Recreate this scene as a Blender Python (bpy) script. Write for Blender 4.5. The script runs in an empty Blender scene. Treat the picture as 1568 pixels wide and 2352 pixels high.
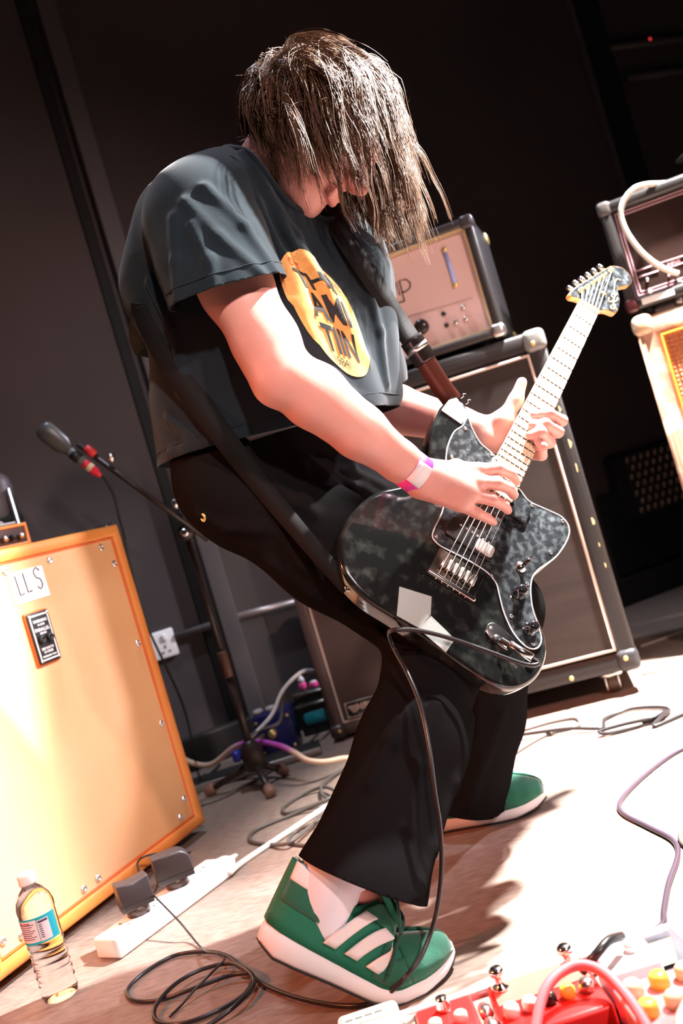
import bpy, bmesh, math, random
import numpy as np
from mathutils import Vector, Matrix
from mathutils.bvhtree import BVHTree
random.seed(4); rng = np.random.default_rng(7)
SC = bpy.context.scene
COL = SC.collection
# ------------------------------------------------------------------ camera
FPX = 35.0/36.0*2352.0
ROLL = math.radians(16.5); PITCH = -12.0/FPX; CAMH = 0.65
_f = Vector((0, math.cos(PITCH), math.sin(PITCH)))
_u0 = Vector((0, -math.sin(PITCH), math.cos(PITCH))); _r0 = Vector((1, 0, 0))
CR = _r0*math.cos(ROLL) - _u0*math.sin(ROLL)
CU = _r0*math.sin(ROLL) + _u0*math.cos(ROLL)
CAMP = Vector((0, 0, CAMH))
cam_d = bpy.data.cameras.new('camera'); cam = bpy.data.objects.new('camera', cam_d); COL.objects.link(cam)
cam_d.sensor_fit = 'VERTICAL'; cam_d.sensor_height = 36.0; cam_d.sensor_width = 24.0; cam_d.lens = 35.0
cam_d.clip_start = 0.02; cam_d.clip_end = 60
cam.matrix_world = Matrix(((CR.x, CU.x, -_f.x, 0), (CR.y, CU.y, -_f.y, 0), (CR.z, CU.z, -_f.z, CAMH), (0, 0, 0, 1)))
cam_d.dof.use_dof = True; cam_d.dof.focus_distance = 1.50; cam_d.dof.aperture_fstop = 4.0
SC.camera = cam
# ------------------------------------------------------------------ view, world, stage lamps, added lamps
SC.view_settings.view_transform = 'Standard'; SC.view_settings.look = 'None'
SC.view_settings.exposure = 0.0; SC.view_settings.gamma = 1.0; SC.view_settings.use_curve_mapping = False
wd = bpy.data.worlds.new('dark_venue'); SC.world = wd; wd.use_nodes = True
wd.node_tree.nodes['Background'].inputs[0].default_value = (0.55, 0.5, 0.6, 1)
wd.node_tree.nodes['Background'].inputs[1].default_value = 0.012
def spot(name, loc, aim, watts, col, angle, blend=0.3, size=0.05):
    d = bpy.data.lights.new(name, 'SPOT'); d.energy = watts; d.color = col
    d.spot_size = math.radians(angle); d.spot_blend = blend; d.shadow_soft_size = size
    o = bpy.data.objects.new(name, d); COL.objects.link(o); o.location = loc
    o.rotation_euler = (Vector(aim)-Vector(loc)).to_track_quat('-Z', 'Y').to_euler()
    return o
spot('stage_lamp_key', (1.55, 2.05, 3.0), (0.95, 2.0, 0.2), 7000, (1.0, 0.95, 0.93), 46, 0.9, 0.05)
spot('added_lamp_hair', (2.2, 1.75, 2.6), (0.24, 1.6, 1.34), 3200, (1.0, 0.96, 0.92), 18.5, 0.4, 0.04)  # added narrow lamp, brightens hair and head without reaching the orange cabinet
spot('added_lamp_back', (1.65, 2.55, 2.9), (0.16, 1.66, 1.08), 2600, (1.0, 0.96, 0.94), 26, 0.5, 0.04)  # added lamp from behind, brightens upper body and guitar apart from the key
spot('stage_lamp_front', (1.5, -0.8, 2.0), (-0.40, 1.9, 0.45), 250, (1.0, 0.70, 0.66), 60, 0.6, 0.06)
spot('added_lamp_cabinet', (0.55, -0.9, 2.0), (-0.72, 2.05, 0.40), 260, (1.0, 0.84, 0.76), 30, 0.9, 0.06)  # added fill lamp aimed at the orange cabinet to even out its face
spot('stage_lamp_side', (2.6, 2.9, 2.2), (0.55, 2.5, 1.0), 700, (0.88, 0.86, 1.0), 34, 0.6, 0.05)
spot('stage_lamp_overhead', (-0.25, 2.35, 3.4), (0.10, 1.8, 0.0), 200, (0.80, 0.85, 1.0), 75, 0.5, 0.05)
spot('stage_lamp_red', (-0.90, 2.72, 0.90), (-0.20, 1.85, 0.40), 280, (1.0, 0.18, 0.05), 70, 0.6, 0.05)
spot('stage_lamp_red_side', (-1.9, 0.9, 1.5), (-0.30, 1.5, 0.0), 190, (1.0, 0.22, 0.08), 55, 0.6, 0.05)
# ------------------------------------------------------------------ pixel helpers (1568 x 2352 frame)
def ray(px, py):
    return CR*(px-784.0) + CU*(1176.0-py) + _f*FPX
def P(px, py, Y):
    d = ray(px, py); return CAMP + d*(Y/d.y)
def G(px, py, h=0.0):
    d = ray(px, py); return CAMP + d*((h-CAMH)/d.z)
def PL(px, py, pt, n):
    d = ray(px, py); return CAMP + d*((pt-CAMP).dot(n)/d.dot(n))
# ------------------------------------------------------------------ object helpers
def wmat(o):
    m = o.matrix_basis.copy(); q = o.parent
    while q: m = q.matrix_basis @ m; q = q.parent
    return m
def thing(name, label, cat, loc=(0, 0, 0), rotz=0.0, group=None, mat=None):
    o = bpy.data.objects.new(name, None); COL.objects.link(o); o.empty_display_size = 0.05
    if mat is not None: o.matrix_basis = mat
    else:
        o.matrix_basis = Matrix.Translation(Vector(loc)) @ Matrix.Rotation(rotz, 4, 'Z')
    return tag(o, label, cat, group)
def tag(o, label=None, cat=None, group=None, kind=None):
    if label: o['label'] = label
    if cat: o['category'] = cat
    if group: o['group'] = group
    if kind: o['kind'] = kind
    return o
def mobj(name, V, Fc, mat, parent=None, smooth=True, world=False, label=None):
    V = np.asarray(V, dtype=np.float32).reshape(-1, 3)
    if world and parent is not None:
        W = np.array(wmat(parent).inverted(), dtype=np.float64)
        V = V @ W[:3, :3].T + W[:3, 3]
    me = bpy.data.meshes.new(name)
    if isinstance(Fc, np.ndarray):
        n = len(Fc); k = Fc.shape[1]
        me.vertices.add(len(V)); me.vertices.foreach_set('co', V.astype(np.float32).ravel())
        me.loops.add(n*k); me.loops.foreach_set('vertex_index', Fc.astype(np.int32).ravel())
        me.polygons.add(n); me.polygons.foreach_set('loop_start', np.arange(0, n*k, k, dtype=np.int32))
        me.update(calc_edges=True); me.validate()
    else:
        me.from_pydata([tuple(map(float, v)) for v in V], [], Fc)
    if smooth:
        me.polygons.foreach_set('use_smooth', np.ones(len(me.polygons), dtype=bool))
    me.update()
    if isinstance(mat, (list, tuple)):
        for m in mat: me.materials.append(m)
    else: me.materials.append(mat)
    o = bpy.data.objects.new(name, me); COL.objects.link(o)
    if parent is not None: o.parent = parent
    if label: o['label'] = label
    return o
def dup_mesh(src, parent, mtx=None):
    o = src.copy(); COL.objects.link(o); o.parent = parent
    if mtx is not None: o.matrix_basis = mtx
    return o
def dup_tree(root, mtx):
    r = root.copy(); COL.objects.link(r); r.matrix_basis = mtx
    for ch in list(root.children):
        c = ch.copy(); COL.objects.link(c); c.parent = r
        for g in list(ch.children):
            d = g.copy(); COL.objects.link(d); d.parent = c
    return r
class MB:
    def __init__(s): s.V = []; s.F = []
    def add(s, V, Fc):
        b = len(s.V); s.V += [tuple(v) for v in V]; s.F += [tuple(i+b for i in f) for f in Fc]; return s
    def build(s, name, mat, parent=None, smooth=True, world=False, label=None):
        return mobj(name, s.V, s.F, mat, parent, smooth, world, label)
def auto(o, ang=35):
    me = o.data; bm = bmesh.new(); bm.from_mesh(me); bm.normal_update()
    lim = math.radians(ang)
    for e in bm.edges: e.smooth = not (len(e.link_faces) == 2 and e.calc_face_angle(0) > lim)
    bm.to_mesh(me); bm.free(); return o
def rbox(size, c=(0, 0, 0), bev=0.003, seg=2, M=None):
    bm = bmesh.new(); bmesh.ops.create_cube(bm, size=1.0)
    for v in bm.verts: v.co = Vector((v.co.x*size[0], v.co.y*size[1], v.co.z*size[2]))
    if bev > 0: bmesh.ops.bevel(bm, geom=list(bm.edges), offset=bev, segments=seg, profile=0.5, affect='EDGES')
    for v in bm.verts:
        v.co = v.co + Vector(c)
        if M is not None: v.co = M @ v.co
    bm.verts.index_update()
    V = [tuple(v.co) for v in bm.verts]; Fc = [tuple(v.index for v in f.verts) for f in bm.faces]; bm.free()
    return V, Fc
def cr(pts, n=8, closed=False):
    pts = [Vector(p) for p in pts]; N = len(pts); out = []
    rngi = range(N) if closed else range(N-1)
    for i in rngi:
        if closed: p0, p1, p2, p3 = pts[(i-1) % N], pts[i], pts[(i+1) % N], pts[(i+2) % N]
        else: p0, p1, p2, p3 = pts[max(i-1, 0)], pts[i], pts[i+1], pts[min(i+2, N-1)]
        for k in range(n):
            t = k/n; t2 = t*t; t3 = t2*t
            out.append(0.5*((2*p1)+(p2-p0)*t+(2*p0-5*p1+4*p2-p3)*t2+(3*p1-p0-3*p2+p3)*t3))
    if not closed: out.append(pts[-1])
    return out
def tube(pts, r, n=8, closed=False, caps=True):
    pts = [Vector(p) for p in pts]; N = len(pts)
    rr = r if isinstance(r, (list, tuple)) else [r]*N
    tang = []
    for i in range(N):
        a = pts[(i-1) % N] if (closed or i > 0) else pts[i]; b = pts[(i+1) % N] if (closed or i < N-1) else pts[i]
        t = (b-a); tang.append(t.normalized() if t.length > 1e-9 else Vector((0, 0, 1)))
    ref = Vector((0, 0, 1)) if abs(tang[0].z) < 0.9 else Vector((1, 0, 0))
    x = tang[0].cross(ref).normalized(); V = []; Fc = []
    for i in range(N):
        x = (x - tang[i]*x.dot(tang[i]))
        x = x.normalized() if x.length > 1e-6 else tang[i].orthogonal().normalized()
        y = tang[i].cross(x)
        for k in range(n):
            a = 2*math.pi*k/n; V.append(pts[i] + (x*math.cos(a)+y*math.sin(a))*rr[i])
    M_ = N if closed else N-1
    for i in range(M_):
        j = (i+1) % N
        for k in range(n):
            l = (k+1) % n; Fc.append((i*n+k, i*n+l, j*n+l, j*n+k))
    if caps and not closed:
        Fc.append(tuple(range(n-1, -1, -1))); Fc.append(tuple((N-1)*n+k for k in range(n)))
    return V, Fc
def lathe(prof, n=24, M=None, cap0=True, cap1=True):
    V = []; Fc = []
    for (r, z) in prof:
        for k in range(n):
            a = 2*math.pi*k/n; v = Vector((r*math.cos(a), r*math.sin(a), z)); V.append(M @ v if M is not None else v)
    for i in range(len(prof)-1):
        for k in range(n):
            l = (k+1) % n; Fc.append((i*n+k, i*n+l, (i+1)*n+l, (i+1)*n+k))
    if cap0: Fc.append(tuple(range(n-1, -1, -1)))
    if cap1: Fc.append(tuple((len(prof)-1)*n+k for k in range(n)))
    return V, Fc
def align(z, at=(0, 0, 0), x=None):
    z = Vector(z).normalized()
    if x is None: x = z.orthogonal()
    x = Vector(x); x = (x - z*x.dot(z)).normalized(); y = z.cross(x)
    at = Vector(at)
    return Matrix(((x.x, y.x, z.x, at.x), (x.y, y.y, z.y, at.y), (x.z, y.z, z.z, at.z), (0, 0, 0, 1)))
def disc(c, nrm, r, h, n=16, bev=0.25):
    b = min(r, h)*bev
    return lathe([(r, 0), (r, h-b), (r-b, h)], n, align(nrm, c))
def prism(out2, z0, z1, r=0.0, seg=4, both=True):
    """closed 2-D outline extruded along z, rounded at both rims (inset along 2-D normals)"""
    pts = [Vector((p[0], p[1])) for p in out2]; N = len(pts)
    area = sum(pts[i].x*pts[(i+1) % N].y-pts[(i+1) % N].x*pts[i].y for i in range(N))
    if area < 0: pts.reverse()
    nor = []
    for i in range(N):
        t = pts[(i+1) % N]-pts[(i-1) % N]; nor.append(Vector((t.y, -t.x)).normalized())
    layers = []
    if r > 0:
        for k in range(seg+1):
            a = math.pi/2*k/seg; layers.append((r*(1-math.sin(a)), z0+r*(1-math.cos(a))) if both else (0, z0))
        if not both: layers = [(0, z0)]
        for k in range(seg+1):
            a = math.pi/2*k/seg; layers.append((r*(1-math.cos(a)), z1-r*(1-math.sin(a))))
    else: layers = [(0, z0), (0, z1)]
    V = []; Fc = []
    for ins, z in layers:
        for i in range(N):
            q = pts[i]-nor[i]*ins; V.append((q.x, q.y, z))
    for L in range(len(layers)-1):
        for i in range(N):
            j = (i+1) % N; Fc.append((L*N+i, L*N+j, (L+1)*N+j, (L+1)*N+i))
    Fc.append(tuple(range(N-1, -1, -1))); Fc.append(tuple((len(layers)-1)*N+i for i in range(N)))
    return V, Fc
def ribbon(pts, side, w, th):
    """flat band: pts centre line, side = list of width directions"""
    V = []; Fc = []; N = len(pts)
    for i in range(N):
        p = Vector(pts[i]); s = Vector(side[i]).normalized()
        t = Vector(pts[min(i+1, N-1)])-Vector(pts[max(i-1, 0)]); n = t.cross(s).normalized()
        ww = w[i] if isinstance(w, (list, tuple)) else w
        for a, b in ((-1, -1), (1, -1), (1, 1), (-1, 1)): V.append(p+s*(a*ww/2)+n*(b*th/2))
    for i in range(N-1):
        for k in range(4):
            l = (k+1) % 4; Fc.append((i*4+k, i*4+l, (i+1)*4+l, (i+1)*4+k))
    Fc.append((3, 2, 1, 0)); Fc.append(tuple((N-1)*4+k for k in range(4)))
    return V, Fc
def text_mesh(s, size, ext=0.0004, bold=0.0, shear=0.0, sx=1.0, align_x='CENTER'):
    cu = bpy.data.curves.new('txt', 'FONT'); cu.body = s; cu.size = size; cu.extrude = ext
    cu.align_x = align_x; cu.align_y = 'CENTER'; cu.offset = bold; cu.shear = shear; cu.resolution_u = 3
    o = bpy.data.objects.new('txt', cu); COL.objects.link(o)
    dg = bpy.context.evaluated_depsgraph_get(); me = bpy.data.meshes.new_from_object(o.evaluated_get(dg))
    V = [Vector((v.co.x*sx, v.co.y, v.co.z)) for v in me.vertices]; Fc = [tuple(p.vertices) for p in me.polygons]
    bpy.data.objects.remove(o); bpy.data.curves.remove(cu); bpy.data.meshes.remove(me)
    return V, Fc
def xf(VF, M):
    return [M @ Vector(v) for v in VF[0]], VF[1]
# ------------------------------------------------------------------ materials
def mat(name, col, rough=0.5, metal=0.0, var=None, bump=None, coat=0.0, spec=0.5, trans=0.0, ior=1.45, emis=None, sheen=0.0, sss=0.0, aniso_scale=None):
    m = bpy.data.materials.new(name); m.use_nodes = True; nt = m.node_tree; b = nt.nodes['Principled BSDF']
    b.inputs['Base Color'].default_value = (*col, 1); b.inputs['Roughness'].default_value = rough
    b.inputs['Metallic'].default_value = metal; b.inputs['Specular IOR Level'].default_value = spec
    b.inputs['Coat Weight'].default_value = coat; b.inputs['Transmission Weight'].default_value = trans
    b.inputs['IOR'].default_value = ior; b.inputs['Sheen Weight'].default_value = sheen
    if sss:
        b.inputs['Subsurface Weight'].default_value = sss; b.inputs['Subsurface Radius'].default_value = (1.0, 0.35, 0.2)
        b.inputs['Subsurface Scale'].default_value = 0.008
    if emis: b.inputs['Emission Color'].default_value = (*emis[0], 1); b.inputs['Emission Strength'].default_value = emis[1]
    tc = None
    def coords(sc):
        nonlocal tc
        if tc is None: tc = nt.nodes.new('ShaderNodeTexCoord')
        mp = nt.nodes.new('ShaderNodeMapping'); nt.links.new(tc.outputs['Object'], mp.inputs['Vector'])
        mp.inputs['Scale'].default_value = sc if isinstance(sc, (tuple, list)) else (sc, sc, sc)
        return mp.outputs[0]
    if var:
        col2, sc, lo, hi = var[:4]
        nz = nt.nodes.new('ShaderNodeTexNoise'); nz.inputs['Scale'].default_value = 1.0; nz.inputs['Detail'].default_value = 5
        nt.links.new(coords(sc), nz.inputs['Vector'])
        rp = nt.nodes.new('ShaderNodeMapRange'); rp.inputs[1].default_value = lo; rp.inputs[2].default_value = hi
        nt.links.new(nz.outputs[0], rp.inputs[0])
        mx = nt.nodes.new('ShaderNodeMix'); mx.data_type = 'RGBA'
        mx.inputs[6].default_value = (*col, 1); mx.inputs[7].default_value = (*col2, 1)
        nt.links.new(rp.outputs[0], mx.inputs[0]); nt.links.new(mx.outputs[2], b.inputs['Base Color'])
        if len(var) > 4:
            rr = nt.nodes.new('ShaderNodeMapRange'); rr.inputs[3].default_value = rough; rr.inputs[4].default_value = var[4]
            nt.links.new(rp.outputs[0], rr.inputs[0]); nt.links.new(rr.outputs[0], b.inputs['Roughness'])
    if bump:
        sc, st, dist = bump[:3]
        if len(bump) > 3 and bump[3] == 'weave':
            w1 = nt.nodes.new('ShaderNodeTexWave'); w1.bands_direction = 'Z'; w1.inputs['Scale'].default_value = 1; w1.inputs['Distortion'].default_value = 1.5
            nt.links.new(coords(sc), w1.inputs['Vector']); hsrc = w1.outputs[1]
        elif len(bump) > 3 and bump[3] == 'voronoi':
            w1 = nt.nodes.new('ShaderNodeTexVoronoi'); w1.inputs['Scale'].default_value = 1
            nt.links.new(coords(sc), w1.inputs['Vector']); hsrc = w1.outputs[0]
        else:
            w1 = nt.nodes.new('ShaderNodeTexNoise'); w1.inputs['Scale'].default_value = 1; w1.inputs['Detail'].default_value = 6
            nt.links.new(coords(sc), w1.inputs['Vector']); hsrc = w1.outputs[0]
        bp = nt.nodes.new('ShaderNodeBump'); bp.inputs['Strength'].default_value = st; bp.inputs['Distance'].default_value = dist
        nt.links.new(hsrc, bp.inputs['Height']); nt.links.new(bp.outputs[0], b.inputs['Normal'])
    return m
M_floor = mat('stage_floor_vinyl', (0.27, 0.20, 0.165), 0.55, var=((0.18, 0.13, 0.105), (40, 110, 60), 0.35, 0.7, 0.5), bump=((160, 420, 200), 0.45, 0.0015), spec=0.4)
M_wall = mat('dark_wall_paint', (0.055, 0.042, 0.040), 0.75, var=((0.042, 0.034, 0.034), 2.2, 0.35, 0.7), bump=(40, 0.15, 0.003))
M_black = mat('black_metal', (0.012, 0.012, 0.013), 0.4)
M_blackmatte = mat('black_matte', (0.010, 0.010, 0.011), 0.85)
M_tolex = mat('black_tolex', (0.018, 0.016, 0.016), 0.42, bump=(420, 0.5, 0.001))
M_chrome = mat('chrome', (0.75, 0.74, 0.72), 0.18, 1.0)
M_steel = mat('brushed_steel', (0.62, 0.60, 0.57), 0.33, 1.0)
M_gold = mat('worn_gold_paint', (0.80, 0.62, 0.25), 0.35, 0.8)
M_white = mat('white_plastic', (0.82, 0.80, 0.78), 0.45)
M_cream = mat('cream_plastic', (0.72, 0.62, 0.42), 0.45)
M_rubber = mat('rubber_cable', (0.016, 0.015, 0.016), 0.38)
# ================================================================== the setting
def struct(o): o['kind'] = 'structure'; return o
fl = MB().add([(-3.2, -0.3, 0), (3.6, -0.3, 0), (3.6, 5.4, 0), (-3.2, 5.4, 0), (-3.2, -0.3, -0.1), (3.6, -0.3, -0.1), (3.6, 5.4, -0.1), (-3.2, 5.4, -0.1)],
              [(0, 1, 2, 3), (7, 6, 5, 4), (0, 4, 5, 1), (1, 5, 6, 2), (2, 6, 7, 3), (3, 7, 4, 0)])
struct(fl.build('floor', M_floor, smooth=False))
# the back wall stands at an angle: y = 3.35 + 0.39 x
WD = Vector((1, 0.39, 0)).normalized(); WN = Vector((WD.y, -WD.x, 0)); WO = Vector((0, 3.35, 0))
WM = Matrix(((WD.x, -WN.x, 0, WO.x), (WD.y, -WN.y, 0, WO.y), (0, 0, 1, 0), (0, 0, 0, 1)))   # local x along wall, y into the wall
def wallpt(px, py, out=0.0):
    return PL(px, py, WO+WN*out, WN)
def wl(p): return WM.inverted() @ p
wb = MB().add(*xf(rbox((6.4, 0.12, 4.2), (0, 0.06, 2.1), 0), WM))
wall = struct(wb.build('wall_back', M_wall, smooth=False))
M_post = mat('post_paint', (0.07, 0.06, 0.058), 0.6, var=((0.07, 0.062, 0.06), 3.0, 0.4, 0.7), bump=(30, 0.1, 0.002))
M_postdark = mat('post_gap_black', (0.006, 0.006, 0.006), 0.8)
def wall_strip(px0, py0, px1, py1, w, d, name, mt):
    a = wl(wallpt(px0, py0)); b = wl(wallpt(px1, py1)); x = (a.x+b.x)/2
    o = MB().add(*xf(rbox((w, d, 4.1), (x, -d/2-0.001, 2.05), 0.004), WM)).build(name, mt, smooth=False)
    return struct(o)
wall_strip(190, 520, 400, 1150, 0.035, 0.012, 'trim_1', M_postdark)
wall_strip(235, 480, 395, 1000, 0.060, 0.05, 'trim_2', M_post)
wall_strip(1335, 0, 1440, 380, 0.13, 0.02, 'trim_3', M_postdark)
wall_strip(1315, 60, 1420, 420, 0.015, 0.03, 'trim_4', M_post)
a = wl(wallpt(560, 1480)); bx_ = MB().add(*xf(rbox((0.16, 0.03, 0.75), (a.x, -0.016, 0.40), 0.004), WM)); struct(bx_.build('trim_5', mat('panel_dark', (0.045, 0.04, 0.036), 0.55), smooth=False))
bb = MB().add(*xf(rbox((6.2, 0.05, 0.10), (0, -0.026, 0.05), 0.006), WM)); struct(bb.build('baseboard_back', mat('skirting_black', (0.02, 0.018, 0.017), 0.4), smooth=False))
# recessed black doorway panel behind the stack on the right
a = wl(wallpt(1510, 1290)); bx_ = MB().add(*xf(rbox((0.50, 0.03, 0.30), (a.x+0.06, -0.016, 0.26), 0.004), WM)); struct(bx_.build('trim_6', M_postdark, smooth=False))
# shelf rails crossing the dark upper right corner
for (q0, q1, nm) in (((1400, 110), (1568, 70), 'trim_7'), ((1440, 180), (1568, 155), 'trim_8')):
    p0 = wallpt(*q0, 0.03); p1 = wallpt(*q1, 0.03); p1 = p0+(p1-p0)*2.2; p1.z = p0.z
    struct(MB().add(*tube([p0, p1], 0.016, 8)).build(nm, mat(nm+'_paint', (0.05, 0.045, 0.04), 0.6)))
# socket, conduit, rail
so = thing('wall_socket', 'white double mains socket on the dark wall behind the orange cabinet', 'socket', mat=WM @ Matrix.Translation(wl(wallpt(350, 1488))))
auto(mobj('face_plate', *rbox((0.146, 0.014, 0.086), (0, -0.007, 0), 0.004, 3), M_white, so))
M_pale = mat('socket_hole_brown', (0.10, 0.06, 0.05), 0.6)
for sx in (-0.036, 0.036):
    sw = mobj('switch', *rbox((0.014, 0.006, 0.02), (sx+0.014*(1 if sx > 0 else -1)*0.3, -0.017, 0.02), 0.002), M_white, so)
    for k, (hx, hz) in enumerate(((0, -0.008), (-0.011, -0.024), (0.011, -0.024))):
        mobj('socket_hole', *rbox((0.008, 0.002, 0.005) if k else (0.005, 0.002, 0.009), (sx+hx, -0.0145, hz), 0), M_pale, so, smooth=False)
p0 = wallpt(402, 1462, 0.012); p1 = wallpt(470, 1440, 0.012)
tag(MB().add(*tube([p0, p0+(p1-p0)*3.0], 0.011, 10)).build('conduit', mat('grey_conduit', (0.10, 0.09, 0.09), 0.5)), 'thin grey conduit running along the wall from the mains socket', 'pipe')
p0 = wallpt(532, 1420, 0.03); p1 = wallpt(672, 1384, 0.03)
tag(MB().add(*tube([p0, p1+(p1-p0)*0.5], 0.012, 10)).build('wall_rail', mat('rail_steel', (0.42, 0.38, 0.37), 0.35, 0.6)), 'pale horizontal metal rail fixed on the dark wall panel', 'rail')
# perforated ventilation grille standing on the wall at the right
p = wl(wallpt(1500, 1098, 0.0))
gr = thing('wall_grille', 'dark wall grille with rows of worn metal studs, beside the cream cabinet', 'grille', mat=WM @ Matrix.Translation(Vector((p.x+0.11, -0.0, p.z))))
mobj('backing', *rbox((0.56, 0.05, 0.235), (0, -0.026, 0), 0.004), mat('grille_back', (0.016, 0.012, 0.010), 0.7), gr, smooth=False)
mobj('black_end', *rbox((0.05, 0.062, 0.235), (-0.29, -0.032, 0), 0.003), M_postdark, gr, smooth=False)
M_stud = mat('grille_stud', (0.62, 0.48, 0.38), 0.45, 0.2, var=((0.34, 0.22, 0.16), 30, 0.4, 0.6))
first = None
for r in range(7):
    for c in range(16):
        x = -0.245+c*0.033+(0.0165 if r % 2 else 0); z = 0.096-r*0.032
        mt = Matrix.Translation((x, -0.052, z)) @ Matrix.Rotation(math.radians(25), 4, 'Y')
        if first is None:
            first = mobj('stud', *xf(rbox((0.010, 0.012, 0.022), (0, 0, 0), 0.0035, 1), Matrix.Identity(4)), M_stud, gr); first.matrix_basis = mt
        else: dup_mesh(first, gr, mt)

p = wallpt(1492, 90, 0.05)
il = thing('indicator_lamp', 'tiny red indicator light glowing high on the dark wall rail', 'light', mat=WM @ Matrix.Translation(wl(p)))
mobj('lens', *lathe([(0.006, 0), (0.006, 0.003), (0.003, 0.006)], 12, align((0, -1, 0))), mat('red_led', (0.5, 0.02, 0.02), 0.3, emis=((1.0, 0.05, 0.05), 0.7)), il)
mobj('housing', *rbox((0.03, 0.03, 0.02), (0, 0.0155, 0), 0.003), M_blackmatte, il)
# ================================================================== amplifiers and cabinets
def frame_ring(w, h, t, d, c, bev):
    """rectangular picture frame in the xz plane made of four mitred bars with rounded front"""
    mb = MB()
    n = 7
    prof = []
    for k in range(n):
        a = math.pi*k/(n-1); prof.append((0.5*(1-math.cos(a))*t, -math.sin(a)*bev))
    prof = [(0, d)]+prof+[(t, d)]
    cs = [(-w/2, -h/2, 1, 1), (w/2, -h/2, -1, 1), (w/2, h/2, -1, -1), (-w/2, h/2, 1, -1)]
    V = []
    for (x, z, sx, sz) in cs:
        for (i, y) in prof: V.append((c[0]+x+sx*i, c[1]+y, c[2]+z+sz*i))
    m = len(prof); Fc = []
    for q in range(4):
        r = (q+1) % 4
        for k in range(m-1): Fc.append((q*m+k, r*m+k, r*m+k+1, q*m+k+1))
    mb.add(V, Fc); return mb
def corner_cap(x, z, sx, sz, r, y0, y1):
    return lathe([(r*0.2, y0-0.004), (r*0.8, y0-0.003), (r, y0+0.004), (r, y1), (r*0.9, y1)], 12, Matrix.Translation((x, 0, z)) @ Matrix(((1, 0, 0, 0), (0, 0, 1, 0), (0, -1, 0, 0), (0, 0, 0, 1))))
# ---- orange cabinet, back panel towards us
M_or = mat('orange_vinyl', (0.74, 0.26, 0.055), 0.5, bump=(300, 0.35, 0.001), var=((0.68, 0.21, 0.04), 6, 0.4, 0.7))
M_orpanel = mat('orange_back_vinyl', (0.84, 0.46, 0.22), 0.55, bump=((160, 160, 330), 0.45, 0.0015, 'weave'), var=((0.82, 0.43, 0.195), 5, 0.4, 0.65))
M_orline = mat('orange_piping', (0.70, 0.12, 0.015), 0.5)
OCR = Vector((-0.523, 2.367, 0)); ocx = Vector((0.413, 0.911, 0)).normalized(); ocw, och = 0.70, 0.74
OB = 0.022
oc = thing('speaker_cabinet', 'bright orange vinyl speaker cabinet showing its back, paper LLS label on it', 'speaker cabinet', loc=OCR-ocx*(ocw/2), rotz=math.atan2(ocx.y, ocx.x))
zc = OB+och/2
auto(mobj('body', *rbox((ocw, 0.36, och), (0, 0.185, zc), 0.018, 4), M_or, oc), 60)
frame_ring(ocw, och, 0.026, 0.03, (0, 0.0, zc), 0.008).build('frame', M_or, oc)
mobj('piping', *frame_ring(ocw-0.052, och-0.052, 0.005, 0.01, (0, 0.004, zc), 0.004).__dict__.values(), M_orline, oc)
mobj('back_panel', *rbox((ocw-0.062, 0.012, och-0.062), (0, 0.008, zc), 0.002), M_orpanel, oc, smooth=False)
def ocl(px, py, y=0.0):        # local x, z on the face plane
    n = Vector((ocx.y, -ocx.x, 0)); q = PL(px, py, OCR-n*(-0.0), n); L = wmat(oc).inverted() @ q; return L.x, L.z
M_screw = mat('screw_steel', (0.78, 0.76, 0.74), 0.25, 0.9)
M_scr2 = mat('screw_slot', (0.05, 0.04, 0.04), 0.5)
sc0 = None
for (px, py) in ((112, 1276), (228, 1240), (277, 1291), (333, 1471), (386, 1655), (437, 1826), (428, 1917), (245, 2078), (210, 2095), (70, 2209), (2, 2166), (8, 1300)):
    x, z = ocl(px, py); z = min(max(z, OB+0.045), OB+och-0.045); x = min(max(x, -ocw/2+0.045), ocw/2-0.045)
    mt = Matrix.Translation((x, 0.002, z))
    if sc0 is None:
        sc0 = mobj('screw', *lathe([(0.0085, 0), (0.0085, 0.001), (0.0065, 0.0035), (0.003, 0.004), (0.0028, 0.0025)], 14, align((0, -1, 0))), M_screw, oc); sc0.matrix_basis = mt
    else: dup_mesh(sc0, oc, mt)
x, z = ocl(67, 1343)
lb = mobj('paper_label', *rbox((0.105, 0.0012, 0.066), (x, 0.0008, z), 0), M_white, oc, smooth=False)
M_ink = mat('marker_ink', (0.025, 0.008, 0.012), 0.6)
def stroke2(pts, x0, z0, sc, r, y=-0.0002):
    return tube([(x0+p[0]*sc, y, z0+p[1]*sc) for p in pts], r, 6)
mk = MB()
for dx in (-0.034, -0.010):
    mk.add(*stroke2([(0, 0.5), (0.02, -0.1), (0.03, -0.5), (0.18, -0.47), (0.33, -0.46)], x+dx, z+(0.004 if dx < -0.02 else 0.006), 0.042, 0.0017))
mk.add(*tube([(x+0.028+a*0.042, -0.0002, z+0.007+b*0.046) for a, b in [(q.x, q.y) for q in cr([(0.28, 0.36, 0), (0.1, 0.52, 0), (-0.14, 0.36, 0), (-0.05, 0.08, 0), (0.18, -0.02, 0), (0.24, -0.30, 0), (0.05, -0.46, 0), (-0.12, -0.32, 0)], 5)]], 0.0013, 6))
mk.build('lettering', M_ink, lb, label='handwritten LLS')
x, z = ocl(95, 1464)
jp = auto(mobj('jack_plate', *rbox((0.070, 0.010, 0.112), (x, 0.0, z), 0.0045, 3), M_orline, oc))
auto(mobj('plate', *rbox((0.064, 0.004, 0.106), (x, -0.006, z), 0.0035, 3), M_black, jp))
frame_ring(0.056, 0.096, 0.003, 0.001, (x, -0.0085, z), 0.0006).build('white_border', M_white, jp)
tx = MB()
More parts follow.
